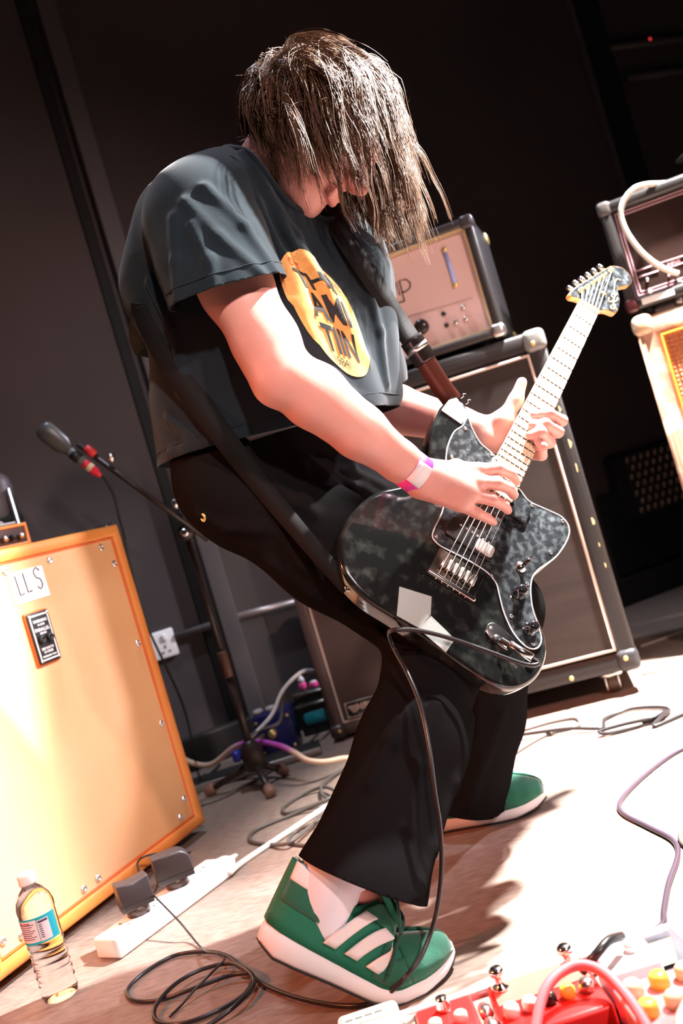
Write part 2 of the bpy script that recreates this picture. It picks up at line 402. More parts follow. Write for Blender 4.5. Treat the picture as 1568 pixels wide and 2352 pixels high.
for (s, dz, sz) in (('WARNING', 0.034, 0.0085), ('16 OHM', 0.026, 0.006), ('PARALLEL', 0.016, 0.010), ('MONO', 0.008, 0.006), ('240 WATTS', -0.024, 0.007), ('16 OHMS', -0.031, 0.007), ('Loudspeaker Input', -0.039, 0.0055)):
    V, Fc = text_mesh(s, sz, 0.0002, 0.0002); tx.add([(x+v.x, -0.0088-v.z, z+dz+v.y) for v in V], Fc)
tag(tx.build('plate_print', M_white, jp, smooth=False), kind='stuff')
for dx in (-0.011, 0.013):
    mb = MB().add(*lathe([(0.0085, 0), (0.0085, 0.006), (0.007, 0.008), (0.0045, 0.008), (0.0042, 0.002)], 16, align((0, -1, 0), (x+dx, -0.008, z-0.004))))
    mb.build('jack_socket', M_black, jp)
for sx in (-1, 1):
    for sz in (-1, 1):
        mobj('plate_screw', *disc((x+sx*0.027, -0.008, z+sz*0.047), (0, -1, 0), 0.0032, 0.002, 10), M_screw, jp)
        c = corner_cap(sx*(ocw/2-0.012), zc+sz*(och/2-0.012), sx, sz, 0.019, 0.008, 0.05)
        mobj('corner_protector', *c, M_black, oc)
for sx in (-0.28, 0.28):
    for y in (0.06, 0.31): mobj('foot', *lathe([(0.018, 0), (0.022, 0.022)], 12, Matrix.Translation((sx, y, 0))), M_blackmatte, oc)
# small amplifier on top of it, only its right end in view
bw = wmat(oc) @ Vector((-0.27, 0.14, OB+och))
sh = thing('amplifier_head', 'small orange-trimmed black amplifier head standing on the orange cabinet', 'amplifier', loc=bw, rotz=math.atan2(ocx.y, ocx.x))
q0 = wmat(sh).inverted() @ PL(60, 1212, bw, Vector((ocx.y, -ocx.x, 0)))
hw = q0.x; hh = 0.062
sh_ = MB().add(*rbox((0.30, 0.16, hh-0.012), (hw-0.15, 0.08, 0.004+hh/2), 0.006, 2))
auto(sh_.build('case', mat('brown_black_case', (0.06, 0.022, 0.014), 0.5), sh))
mobj('orange_trim', *frame_ring(0.30, hh-0.01, 0.008, 0.01, (hw-0.15, -0.002, 0.004+hh/2), 0.003).__dict__.values(), M_or, sh)
for k in range(5): mobj('knob', *lathe([(0.007, 0), (0.007, 0.006), (0.005, 0.012)], 12, align((0, -1, 0), (hw-0.028-k*0.026, 0.0, 0.032))), M_black if k % 2 else M_chrome, sh)
for dx in (-0.02, -0.12, -0.28):
    mobj('foot', *lathe([(0.008, 0), (0.008, 0.006)], 10, Matrix.Translation((hw+dx, 0.03, 0))), M_blackmatte, sh)
mb = MB().add(*rbox((0.30, 0.10, 0.005), (hw-0.155, 0.07, hh+0.005), 0.001)); mb.build('top_plate', M_steel, sh, smooth=False)
for k in range(2):
    mobj('clip', *tube(cr([(hw-0.08-k*0.05, 0.03, hh+0.0085), (hw-0.06-k*0.05, 0.03, hh+0.018), (hw-0.035-k*0.05, 0.03, hh+0.0085)], 4), 0.003, 6), M_steel, sh)
# ---- black four-speaker cabinet on castors in the middle
M_grille = mat('black_grille_cloth', (0.022, 0.014, 0.011), 0.6, bump=((500, 500, 900), 0.5, 0.001), var=((0.030, 0.020, 0.016), (3, 3, 40), 0.4, 0.6), spec=0.4)
M_pinktrim = mat('trim_piping', (0.62, 0.46, 0.38), 0.4)
BY = 2.45; fr = P(1472, 1532, BY); frt = P(1243, 752, BY)
al = math.radians(-11)
bch = frt.z-fr.z; bcw = 0.50
bc = thing('speaker_cabinet', 'tall black speaker cabinet on castors with chipped tolex, pale amplifier on top', 'speaker cabinet', loc=(fr.x, BY, 0), rotz=al)
zb = fr.z; zc = zb+bch/2
auto(mobj('body', *rbox((bcw, 0.36, bch), (-bcw/2, 0.20, zc), 0.016, 4), M_tolex, bc), 60)
frame_ring(bcw, bch, 0.045, 0.05, (-bcw/2, 0.012, zc), 0.010).build('frame', M_tolex, bc)
frame_ring(bcw-0.09, bch-0.105, 0.007, 0.02, (-bcw/2, 0.006, zc), 0.005).build('piping', M_pinktrim, bc)
mobj('grille', *rbox((bcw-0.10, 0.01, bch-0.115), (-bcw/2, 0.011, zc), 0), M_grille, bc, smooth=False)
M_chip = mat('bare_wood_chip', (0.85, 0.66, 0.30), 0.6)
rr = random.Random(3)
for k in range(16):
    z = zb+0.12+0.62*rr.random(); s = 0.004+0.008*rr.random(); x = -0.012-0.010*rr.random()
    out = [(x+s*0.55*math.cos(a)*(0.6+0.6*rr.random()), z+s*math.sin(a)*(0.7+0.8*rr.random())) for a in [i*math.pi/4 for i in range(8)]]
    V, Fc = prism(out, 0, 0.0015); mobj('tolex_chip', [(v[0], 0.0045-v[2], v[1]) for v in V], Fc, M_chip, bc, smooth=False)
for (sx, sz) in ((0, 1), (0, -1)):
    x = -0.018; z = zc+sz*(bch/2-0.018)
    cp = mobj('corner_protector', *rbox((0.056, 0.07, 0.056), (x-0.006, 0.028, z-sz*0.006), 0.016, 4), mat('corner_plastic', (0.03, 0.03, 0.032), 0.3) if sz < 0 else mat('corner_grey', (0.20, 0.20, 0.19), 0.3), bc)
    mobj('corner_screw', *disc((x-0.012, -0.008, z-sz*0.014), (0, -1, 0), 0.006, 0.003, 12), M_gold, cp)
for x in (-0.075, -bcw+0.075):
    for y in (0.06, 0.32):
        ca = mobj('castor', *lathe([(0.030, 0), (0.030, 0.010), (0.026, 0.014)], 4 if False else 14, Matrix.Translation((x, y, zb-0.014))), M_steel, bc)
        fk = MB().add(*rbox((0.004, 0.032, 0.036), (x-0.016, y+0.006, zb-0.032), 0.001)).add(*rbox((0.004, 0.032, 0.036), (x+0.016, y+0.006, zb-0.032), 0.001)).add(*rbox((0.036, 0.032, 0.004), (x, y+0.006, zb-0.015), 0.001))
        fk.build('fork', M_steel, ca)
        mobj('wheel', *lathe([(0.010, -0.012), (0.022, -0.012), (0.025, -0.008), (0.025, 0.008), (0.022, 0.012), (0.010, 0.012)], 18, align((1, 0, 0), (x, y+0.010, 0.0255))), mat('castor_rubber', (0.06, 0.035, 0.025), 0.5), ca)
mobj('name_stud', *disc((-0.17, 0.002, zb+0.014), (0, -1, 0), 0.006, 0.005, 10), M_gold, bc)
# ---- pale-panelled amplifier head on top
a_r = P(1072, 492, BY); a_b = P(1127, 778, BY); al2 = math.radians(-17)
hh = a_r.z-frt.z; hw = 0.56
ah = thing('amplifier_head', 'black amplifier head with pale pink front panel lettered MP', 'amplifier', loc=(a_r.x+0.008, BY+0.012, frt.z+0.001), rotz=al2)
z0 = 0.012; H_ = hh-z0; zc = z0+H_/2
M_tolex2 = mat('black_tolex_worn', (0.030, 0.027, 0.026), 0.35, bump=(380, 0.6, 0.001))
# shell open at the front: four boards
shb = MB()
for (sz_, c) in (((hw, 0.30, 0.022), (-hw/2, 0.15, z0+0.011)), ((hw, 0.30, 0.022), (-hw/2, 0.15, z0+H_-0.011)), ((0.022, 0.30, H_), (-0.011, 0.15, zc)), ((0.022, 0.30, H_), (-hw+0.011, 0.15, zc))):
    shb.add(*rbox(sz_, c, 0.007, 3))
auto(shb.build('case', M_tolex2, ah), 60)
M_gpip = mat('gold_piping', (0.55, 0.42, 0.24), 0.45, bump=((700, 700, 700), 0.6, 0.001))
frame_ring(hw-0.030, H_-0.030, 0.013, 0.012, (-hw/2, 0.014, zc), 0.007).build('piping', M_gpip, ah)
M_pinkp = mat('pale_panel', (0.72, 0.52, 0.48), 0.35)
pw, ph = hw-0.05, H_-0.05
pn = mobj('front_panel', *rbox((pw, 0.006, ph), (-hw/2, 0.030, zc), 0.001), M_pinkp, ah, smooth=False)
AN = Vector((math.sin(al2), -math.cos(al2), 0)); AO = wmat(ah) @ Vector((0, 0.027, 0))
def ahl(px, py): L = wmat(ah).inverted() @ PL(px, py, AO, AN); return L
M_print = mat('panel_print', (0.035, 0.015, 0.012), 0.5)
for pl in ([(884, 682), (893, 650), (903, 681), (912, 648), (918, 678)], [(929, 692), (917, 645), (933, 642), (942, 650), (941, 662), (932, 670), (922, 672)], [(929, 692), (858, 712)]):
    pts = [ahl(*q) for q in pl]; pts = [Vector((v.x, 0.0265, v.z)) for v in pts]
    mobj('lettering', *tube(pts, 0.0018, 6), M_print, pn)
def knob_at(px, py, r, h, m, nm='knob'):
    L = ahl(px, py); k = mobj(nm, *lathe([(r, 0), (r, h*0.7), (r*0.85, h)], 18, align((0, -1, 0), (L.x, 0.027, L.z))), m, pn); return k
M_knobblk = mat('bakelite', (0.02, 0.014, 0.012), 0.25)
knob_at(969, 751, 0.019, 0.018, M_knobblk)
for q in ((1019, 721), (1026, 747)): knob_at(*q, 0.006, 0.006, M_knobblk, 'jack_socket')
for q in ((1065, 706), (1048, 741), (1071, 733)): knob_at(*q, 0.006, 0.010, M_chrome, 'switch')
L0 = ahl(1021, 575); L1 = ahl(1046, 655)
mobj('pilot_tube', *tube([(L0.x, 0.024, L0.z), (L1.x, 0.024, L1.z)], 0.005, 8), mat('pilot_glass', (0.35, 0.45, 0.9), 0.15), pn)
for L in (L0, L1): mobj('tube_cap', *lathe([(0.007, 0), (0.007, 0.006), (0.005, 0.008)], 12, align((0, -1, 0), (L.x, 0.027, L.z))), M_gold, pn)
for (q0, q1) in (((930, 728), (1085, 682)), ((932, 731), (1086, 685))):
    a, b = ahl(*q0), ahl(*q1); mobj('printed_line', *tube([(a.x, 0.0268, a.z), (b.x, 0.0268, b.z)], 0.0006, 4), mat('faint_print', (0.45, 0.30, 0.27), 0.5), pn)
for sz in (-1, 1):
    cp = mobj('corner_protector', *rbox((0.034, 0.05, 0.034), (-0.013, 0.020, zc+sz*(H_/2-0.013)), 0.009, 3), M_steel if sz < 0 else mat('corner_dark', (0.05, 0.045, 0.05), 0.3), ah)
    mobj('corner_protector', *rbox((0.034, 0.05, 0.034), (-0.013, 0.278, zc+sz*(H_/2-0.013)), 0.009, 3), M_gold, ah)
for x in (-0.05, -hw+0.05):
    for y in (0.04, 0.26): mobj('foot', *lathe([(0.014, 0), (0.016, 0.013)], 12, Matrix.Translation((x, y, 0))), M_blackmatte, ah)
# ---- small black cabinet with winged badge, behind the guitarist's leg
MY = 2.87; c0 = P(768, 1703, MY)
ms = thing('speaker_cabinet', 'low black cabinet with silver winged MF badge on its grille', 'speaker cabinet', loc=(c0.x, MY, 0), rotz=math.radians(-6))
mw, mh = 0.29, 0.43; zb = max(c0.z, 0.01); zc = zb+mh/2
auto(mobj('body', *rbox((mw, 0.15, mh), (mw/2, 0.105, zc), 0.025, 4), M_tolex, ms), 60)
frame_ring(mw, mh, 0.036, 0.05, (mw/2, 0.02, zc), 0.018).build('frame', mat('brown_black_tolex', (0.075, 0.048, 0.042), 0.38, bump=(350, 0.3, 0.001)), ms)
mobj('grille', *rbox((mw-0.06, 0.01, mh-0.06), (mw/2, 0.022, zc), 0), mat('brown_grille', (0.075, 0.047, 0.040), 0.65, bump=(600, 0.4, 0.001)), ms, smooth=False)
frame_ring(mw-0.070, mh-0.070, 0.006, 0.01, (mw/2, 0.014, zc), 0.004).build('piping', M_pinktrim, ms)
def msl(px, py): return wmat(ms).inverted() @ PL(px, py, wmat(ms) @ Vector((0, 0.016, 0)), Vector((math.sin(math.radians(-6)), -math.cos(math.radians(-6)), 0)))
b = msl(834, 1634); b.z = max(b.z, zb+0.070)
bd = auto(mobj('badge', *rbox((0.094, 0.012, 0.046), (b.x, 0.014, b.z), 0.002), M_black, ms))
frame_ring(0.094, 0.046, 0.0025, 0.001, (b.x, 0.0078, b.z), 0.0008).build('badge_rim', M_steel, bd)
wg = MB()
for s in (-1, 1):
    for k in range(3):
        wg.add(*[(lambda VF: ([(v[0], 0.0080-v[2], v[1]) for v in VF[0]], VF[1]))(prism([(b.x+s*(0.010+0.003*k), b.z+0.010-k*0.0075), (b.x+s*(0.040-0.005*k), b.z+0.011-k*0.0075), (b.x+s*(0.038-0.005*k), b.z+0.006-k*0.0075), (b.x+s*(0.010+0.003*k), b.z+0.005-k*0.0075)], 0, 0.0015))][0])
V, Fc = text_mesh('MF', 0.026, 0.0006, 0.001, 0.15); wg.add([(b.x+v.x, 0.0070-v.z, b.z+0.002+v.y) for v in V], Fc)
wg.build('emblem', M_pinktrim, bd, smooth=False, label='silver winged letters MF')
for k in range(5): mobj('badge_dot', *disc((b.x-0.012+k*0.006, 0.0082, b.z-0.016), (0, -1, 0), 0.0016, 0.001, 8), M_pinktrim, bd)
for sx in (-1, 1):
    for sz in (-1, 1): mobj('badge_screw', *disc((b.x+sx*0.043, 0.0085, b.z+sz*0.019), (0, -1, 0), 0.0025, 0.002, 8), M_gold, bd)
cp = mobj('corner_protector', *rbox((0.05, 0.06, 0.045), (0.018, 0.022, zb+0.018), 0.018, 4), mat('corner_brown', (0.05, 0.03, 0.025), 0.35), ms)
mobj('corner_screw', *disc((0.024, -0.009, zb+0.022), (0, -1, 0), 0.005, 0.003, 10), M_gold, cp)
if zb > 0.012:
    for x in (0.06, mw-0.06):
        for y in (0.05, 0.15): mobj('foot', *lathe([(0.016, 0), (0.018, zb+0.002)], 12, Matrix.Translation((x, y, 0))), M_blackmatte, ms)
# ---- cream cabinet and black head at the right edge
RY = 2.60; ct = P(1452, 735, RY); cb_h = ct.z
cc = thing('speaker_cabinet', 'worn cream cabinet with orange basket-weave grille at the wall grille', 'speaker cabinet', loc=(ct.x, RY, 0), rotz=math.radians(-20))
cw = 0.66; zb = 0.03; ch_ = cb_h-zb; zc = zb+ch_/2
M_crt = mat('worn_cream_tolex', (0.50, 0.26, 0.17), 0.5, bump=(260, 0.4, 0.001), var=((0.74, 0.55, 0.36), 14, 0.50, 0.62))
auto(mobj('body', *rbox((cw, 0.34, ch_), (cw/2, 0.19, zc), 0.025, 4), M_crt, cc), 60)
frame_ring(cw, ch_, 0.058, 0.05, (cw/2, 0.02, zc), 0.016).build('frame', M_crt, cc)
M_orp = mat('orange_piping_bright', (0.60, 0.20, 0.02), 0.5)
frame_ring(cw-0.112, ch_-0.112, 0.008, 0.02, (cw/2, 0.008, zc), 0.005).build('piping', M_orp, cc)
M_basket = mat('orange_basket_weave', (0.50, 0.17, 0.06), 0.6)
gw, gh = cw-0.12, ch_-0.12
gb = mobj('grille', *rbox((gw, 0.008, gh), (cw/2, 0.020, zc), 0), mat('grille_dark_orange', (0.42, 0.13, 0.05), 0.7), cc, smooth=False)
V = []; Fc = []
nx, nz = 28, int(gh/0.012)
for i in range(nx):
    for j in range(nz):
        x = cw/2-gw/2+0.006+i*0.012+(0.006 if j % 2 else 0)*0.0; z = zc+gh/2-0.006-j*0.012
        if (i+j) % 2: sx_, sz_ = 0.0058, 0.0036
        else: sx_, sz_ = 0.0036, 0.0058
        b0 = len(V)
        V += [(x-sx_, 0.0165, z-sz_), (x+sx_, 0.0165, z-sz_), (x+sx_, 0.0165, z+sz_), (x-sx_, 0.0165, z+sz_), (x, 0.0135, z)]
        Fc += [(b0, b0+1, b0+4), (b0+1, b0+2, b0+4), (b0+2, b0+3, b0+4), (b0+3, b0, b0+4)]
wv = mobj('weave', V, Fc, M_basket, gb, smooth=False); wv['kind'] = 'stuff'
for sz in (1, -1):
    cp = mobj('corner_protector', *rbox((0.055, 0.07, 0.055), (0.020, 0.025, zc+sz*(ch_/2-0.020)), 0.020, 4), mat('corner_cream%d' % sz, (0.58, 0.36, 0.22), 0.35, var=((0.80, 0.66, 0.48), 40, 0.4, 0.6)), cc)
for x in (0.06, cw-0.06):
    for y in (0.06, 0.30): mobj('foot', *lathe([(0.018, 0), (0.020, zb+0.003)], 12, Matrix.Translation((x, y, 0))), M_blackmatte, cc)
# head
hl = P(1378, 482, RY); hb = P(1462, 722, RY)
rh = thing('amplifier_head', 'black amplifier head with twin pink pinstripes standing on the cream cabinet', 'amplifier', loc=(hl.x-0.004, RY+0.005, cb_h+0.001), rotz=math.radians(-20))
z0 = 0.020; H_ = hl.z+0.014-cb_h-z0; W_ = 0.60; zc = z0+H_/2
hs = MB()
for (sz_, c) in (((W_, 0.26, 0.030), (W_/2, 0.13, z0+0.015)), ((W_, 0.26, 0.030), (W_/2, 0.13, z0+H_-0.015)), ((0.030, 0.26, H_), (0.015, 0.13, zc)), ((0.030, 0.26, H_), (W_-0.015, 0.13, zc))):
    hs.add(*rbox(sz_, c, 0.010, 3))
auto(hs.build('case', M_tolex2, rh), 60)
M_dkp = mat('dark_brown_panel', (0.030, 0.014, 0.011), 0.35)
pn2 = mobj('front_panel', *rbox((W_-0.058, 0.006, H_-0.058), (W_/2, 0.024, zc), 0), M_dkp, rh, smooth=False)
M_pl = mat('pink_pinstripe', (0.62, 0.36, 0.40), 0.5)
for k, ins in enumerate((0.068, 0.084)):
    frame_ring(W_-ins, H_-ins, 0.0035, 0.001, (W_/2, 0.0205, zc), 0.0008).build('pinstripe', M_pl, pn2)
def rhl(px, py): return wmat(rh).inverted() @ PL(px, py, wmat(rh) @ Vector((0, 0.021, 0)), Vector((math.sin(math.radians(-20)), -math.cos(math.radians(-20)), 0)))
for (q0, q1) in (((1458, 624), (1496, 611)), ((1508, 607), (1568, 588)), ((1463, 638), (1512, 622)), ((1526, 618), (1568, 604))):
    a, b = rhl(*q0), rhl(*q1)
    if q1[0] == 1568: b = a+(b-a)*3
    mobj('printed_line', *tube([(a.x, 0.0205, a.z), (b.x, 0.0205, b.z)], 0.0016, 4), M_pl, pn2)
a = rhl(1547, 603); V, Fc = text_mesh('INPUT', 0.012, 0.0004, 0.0004); mobj('lettering', [(a.x+v.x, 0.0205-v.z, a.z+v.y) for v in V], Fc, M_pl, pn2, smooth=False)
for (q, r, m) in (((1486, 643), 0.005, M_chrome), ((1493, 671), 0.005, M_pinktrim), ((1560, 651), 0.008, M_steel), ((1543, 656), 0.003, M_pl), ((1536, 634), 0.003, M_pl)):
    a = rhl(*q); mobj('jack_socket', *lathe([(r, 0), (r, 0.006), (r*0.7, 0.007), (r*0.5, 0.007), (r*0.45, 0.002)], 14, align((0, -1, 0), (a.x, 0.021, a.z))), m, pn2)
p0, p1 = rhl(1478, 708), rhl(1551, 682)
mobj('tape_strip', *rbox((p1.x-p0.x, 0.001, 0.016), ((p0.x+p1.x)/2, -0.0005, z0+0.016), 0), mat('masking_tape', (0.86, 0.80, 0.72), 0.6), rh, smooth=False)
mobj('corner_protector', *rbox((0.036, 0.05, 0.04), (0.014, 0.021, z0+0.016), 0.011, 3), mat('corner_maroon', (0.06, 0.012, 0.014), 0.3), rh)
mobj('corner_protector', *rbox((0.036, 0.05, 0.04), (0.014, 0.021, z0+H_-0.016), 0.011, 3), mat('corner_grey2', (0.10, 0.09, 0.085), 0.3), rh)
for x in (0.05, 0.13, W_-0.05):
    for y in (0.03, 0.23): mobj('foot', *lathe([(0.013, 0), (0.014, 0.021)], 12, Matrix.Translation((x, y, 0))), M_blackmatte if x != 0.13 else M_steel, rh)
# white cable looping from the top of that head into its input
M_wcab = mat('white_cable_sheath', (0.80, 0.74, 0.62), 0.4)
RN = Vector((math.sin(math.radians(-20)), -math.cos(math.radians(-20)), 0)); RO = wmat(rh) @ Vector((0, 0, 0))
def RP(px, py, out): return PL(px, py, RO+RN*out, RN)
wpts = [RP(1590, 404, -0.06), RP(1560, 416, -0.05), RP(1520, 422, -0.02), RP(1485, 424, 0.010), RP(1455, 434, 0.022), RP(1431, 464, 0.026), RP(1426, 498, 0.024), RP(1440, 535, 0.020), RP(1468, 574, 0.014), RP(1502, 604, 0.008), RP(1535, 622, 0.0), RP(1556, 628, -0.014)]
tag(MB().add(*tube(cr(wpts, 8), 0.0072, 10)).build('signal_cable', M_wcab), 'thick white cable looping over the pinstriped head into its input', 'cable')
# handle-like black tray on top of that head
tp = wmat(rh) @ Vector((0.175, 0.10, z0+H_))
tr = thing('small_tray', 'small black tray with pale rim on top of the pinstriped head', 'tray', loc=tp)
L = P(1548, 378, RY+0.10)
mobj('tray', *rbox((0.14, 0.10, 0.012), (L.x-tp.x+0.07, 0, L.z-tp.z), 0.005, 3), M_tolex2, tr)
mobj('rim', *tube([(L.x-tp.x, -0.05, L.z-tp.z+0.004), (L.x-tp.x+0.14, -0.05, L.z-tp.z+0.004)], 0.005, 8), M_cream, tr)
mobj('post', *tube([(L.x-tp.x+0.05, 0, 0.0), (L.x-tp.x+0.03, 0, L.z-tp.z)], 0.012, 10), M_black, tr)
mobj('base', *lathe([(0.035, 0), (0.035, 0.006), (0.028, 0.010)], 18, Matrix.Translation((L.x-tp.x+0.05, 0, 0))), M_black, tr)
# ================================================================== electric guitar
NUT = P(1354, 704, 1.862); TAIL = P(1048, 1325, 1.50)
gx = (NUT-TAIL).normalized()
gc = Vector((0.652, 0.04, -0.756)); gc = (gc-gx*gc.dot(gx)).normalized()      # towards the treble side
gy = -gc; gz = gx.cross(gy).normalized()
GM = Matrix(((gx.x, gy.x, gz.x, TAIL.x), (gx.y, gy.y, gz.y, TAIL.y), (gx.z, gy.z, gz.z, TAIL.z), (0, 0, 0, 1)))
GMI = GM.inverted()
SZ = 0.015      # strings run this far above the body's front
def GP(px, py, off=0.0):           # point on plane `off` above body front, from a pixel
    return PL(px, py, TAIL+gz*(off-SZ), gz)
def gl(px, py, off=0.0): return GMI @ GP(px, py, off)
gt = thing('electric_guitar', 'worn black electric guitar with maple neck, held by the guitarist', 'guitar', mat=GM)
M_gbody = mat('gloss_black_lacquer', (0.010, 0.011, 0.011), 0.12, var=((0.040, 0.047, 0.040), 45, 0.50, 0.80, 0.26), coat=0.6)  # grey-green mottle puts a dusty reflection into the lacquer colour
M_guard = mat('smoky_pickguard', (0.016, 0.018, 0.020), 0.16, var=((0.10, 0.115, 0.12), 85, 0.45, 0.85, 0.30), coat=0.4)
M_edge = mat('white_guard_edge', (0.80, 0.80, 0.84), 0.35)
M_maple = mat('maple_lacquer', (0.86, 0.70, 0.48), 0.22, var=((0.80, 0.60, 0.36), (4, 60, 60), 0.4, 0.7), coat=0.5)
M_tape = mat('grey_gaffer_tape', (0.40, 0.43, 0.41), 0.55, bump=(300, 0.25, 0.001))
def outl(pix, off, n=6, closed=True):
    q = [gl(x, y, off) for x, y in pix]; return [(v.x, v.y) for v in cr([(a.x, a.y, 0) for a in q], n, closed)]
body_px = [(1048, 914), (1030, 918), (1012, 935), (997, 972), (988, 1005), (986, 1040), (982, 1075), (958, 1100), (920, 1114), (878, 1124), (842, 1143), (808, 1178), (787, 1218), (780, 1258), (785, 1300), (806, 1340), (848, 1380), (905, 1416), (965, 1458), (1024, 1501), (1093, 1549), (1143, 1576), (1190, 1581), (1228, 1562), (1250, 1530), (1258, 1494), (1252, 1455), (1236, 1414), (1226, 1380), (1223, 1347), (1230, 1322), (1248, 1305), (1284, 1274), (1308, 1240), (1314, 1210), (1296, 1184), (1258, 1164), (1222, 1147), (1200, 1122), (1176, 1090), (1150, 1055), (1127, 1032), (1104, 1011), (1086, 978), (1077, 944), (1066, 924)]
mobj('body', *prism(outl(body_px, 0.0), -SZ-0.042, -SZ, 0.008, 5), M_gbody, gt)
guard_px = [(1074, 960), (1062, 978), (1043, 992), (1029, 1022), (1024, 1050), (1022, 1090), (1022, 1140), (1014, 1180), (998, 1212), (993, 1233), (1005, 1249), (1028, 1263), (1066, 1282), (1114, 1311), (1138, 1338), (1146, 1366), (1158, 1410), (1181, 1456), (1210, 1486), (1234, 1488), (1243, 1468), (1236, 1438), (1222, 1395), (1219, 1342), (1232, 1312), (1276, 1279), (1302, 1240), (1306, 1212), (1290, 1188), (1254, 1170), (1216, 1152), (1196, 1128), (1172, 1095), (1148, 1060), (1124, 1036), (1102, 1016), (1084, 984)]
go = outl(guard_px, 0.0025)
pg = mobj('pickguard', *prism(go, -SZ+0.0003, -SZ+0.0025, 0.0008, 2, False), M_guard, gt)
mobj('white_edge', *tube([(x, y, -SZ+0.0022) for x, y in go], 0.0012, 6, closed=True), M_edge, pg)
sc0 = None
for (x, y) in ((1068, 984), (1037, 1049), (1128, 1043), (1221, 1161), (1291, 1197), (1264, 1269), (1210, 1341), (1174, 1415), (1224, 1479), (1128, 1322), (1001, 1232)):
    v = gl(x, y, 0.0025)
    if sc0 is None: sc0 = mobj('guard_screw', *lathe([(0.0034, 0), (0.0032, 0.0012), (0.0018, 0.0018), (0.0008, 0.001)], 12), M_chrome, pg); sc0.matrix_basis = Matrix.Translation((v.x, v.y, -SZ+0.0024))
    else: dup_mesh(sc0, pg, Matrix.Translation((v.x, v.y, -SZ+0.0024)))
def rrect(cx, cy, w, h, r, n=5):
    out = []
    for (sx, sy, a0) in ((1, 1, 0), (-1, 1, 90), (-1, -1, 180), (1, -1, 270)):
        for k in range(n+1):
            a = math.radians(a0+90*k/n); out.append((cx+sx*(w/2-r)+r*math.cos(a), cy+sy*(h/2-r)+r*math.sin(a)))
    return out
v = gl(1083, 1238, 0.004)
pk = mobj('pickup', *prism(rrect(v.x, v.y, 0.040, 0.088, 0.008), -SZ+0.002, -SZ+0.008, 0.002, 3, False), mat('pickup_black', (0.012, 0.011, 0.012), 0.35), gt, label='black bridge pickup')
mobj('pickup_cover', *prism(rrect(v.x-0.004, v.y-0.024, 0.022, 0.032, 0.006), -SZ+0.006, -SZ+0.0095, 0.0015, 3, False), mat('pickup_pale', (0.45, 0.42, 0.40), 0.3), pk)
for k in range(6): mobj('pole_piece', *disc((v.x+0.008, v.y+0.026-k*0.0105, -SZ+0.0078), (0, 0, 1), 0.0024, 0.001, 10), M_steel, pk)
v2 = gl(1186, 1172, 0.004)
pk2 = mobj('pickup', *prism(rrect(v2.x, v2.y+0.016, 0.034, 0.075, 0.006), -SZ+0.002, -SZ+0.009, 0.002, 3, False), M_guard, gt, label='black neck pickup')
# bridge: base plate, rear lip, six saddles
q = [gl(x, y, 0.004) for x, y in ((1003, 1232), (996, 1290), (1098, 1358), (1128, 1312))]
bxc = 0.012; byc = 0.0
br = mobj('bridge', *prism(rrect(bxc, byc, 0.052, 0.082, 0.004), -SZ+0.0005, -SZ+0.003, 0.001, 2, False), mat('black_chrome', (0.22, 0.20, 0.17), 0.22, 1.0), gt)
mobj('rear_lip', *rbox((0.008, 0.086, 0.013), (bxc-0.026, byc, -SZ+0.0065), 0.003, 3), M_chrome, br)
sdl = None
YS = [0.0262-k*0.01048 for k in range(6)]
for k in range(6):
    mt = Matrix.Translation((0.014, YS[k], -SZ+0.0085))
    if sdl is None: sdl = mobj('saddle', *rbox((0.020, 0.0088, 0.009), (0, 0, 0), 0.002, 2), M_steel, br); sdl.matrix_basis = mt
    else: dup_mesh(sdl, br, mt)
# strings
LN = (NUT-TAIL).length; SCALE = 0.648
M_string = mat('string_steel', (0.85, 0.82, 0.78), 0.38, 0.85)
YN = [0.0176-k*0.00704 for k in range(6)]
post_px = [(1337, 663), (1351, 656), (1365, 646), (1378, 638), (1390, 629), (1406, 618)]
HZ = -0.011
posts = [GMI @ PL(x, y, GM @ Vector((0, 0, HZ+0.008)), gz) for x, y in post_px]
for k in range(6):
    r = 0.00062-0.00006*k
    pts = [(-0.021, YS[k], -0.004), (0.014, YS[k], 0.0), (LN, YN[k], 0.0005), (posts[k].x, posts[k].y, HZ+0.007)]
    mobj('string', *tube(pts, r+0.00018, 6), M_string, gt)
# neck, fretboard, nut, frets
W0, W1 = 0.0425, 0.0575; xb = LN-0.475
def nw(x): return W0+(W1-W0)*(LN-x)/0.475
nb = []; nf = []
secs = 14; npf = 12
for i in range(secs+1):
    x = xb-0.02+(LN+0.006-xb+0.02)*i/secs; w = nw(x)
    for k in range(npf):
        a = math.pi*k/(npf-1); nb.append((x, -math.cos(a)*w/2, -0.0085-math.sin(a)**0.8*0.0205))
for i in range(secs):
    for k in range(npf):
        l = (k+1) % npf; nf.append((i*npf+k, i*npf+l, (i+1)*npf+l, (i+1)*npf+k))
nf.append(tuple(range(npf-1, -1, -1))); nf.append(tuple(secs*npf+k for k in range(npf)))
nk = mobj('neck', nb, nf, M_maple, gt); auto(nk, 50)
fb = mobj('fretboard', *prism([(xb-0.012, -nw(xb)/2), (LN, -W0/2), (LN, W0/2), (xb-0.012, nw(xb)/2)], -0.0090, -0.0032, 0.0012, 2, False), mat('maple_fretboard', (0.90, 0.76, 0.56), 0.18, var=((0.84, 0.66, 0.42), (4, 60, 60), 0.4, 0.7), coat=0.6), nk, smooth=False)
M_fret = mat('fret_wire', (0.035, 0.015, 0.010), 0.6)
for n in range(1, 22):
    x = LN-SCALE*(1-2**(-n/12)); w = nw(x)-0.001
    mobj('fret', *tube([(x, -w/2, -0.0030), (x, w/2, -0.0030)], 0.0011, 6), M_fret, fb)
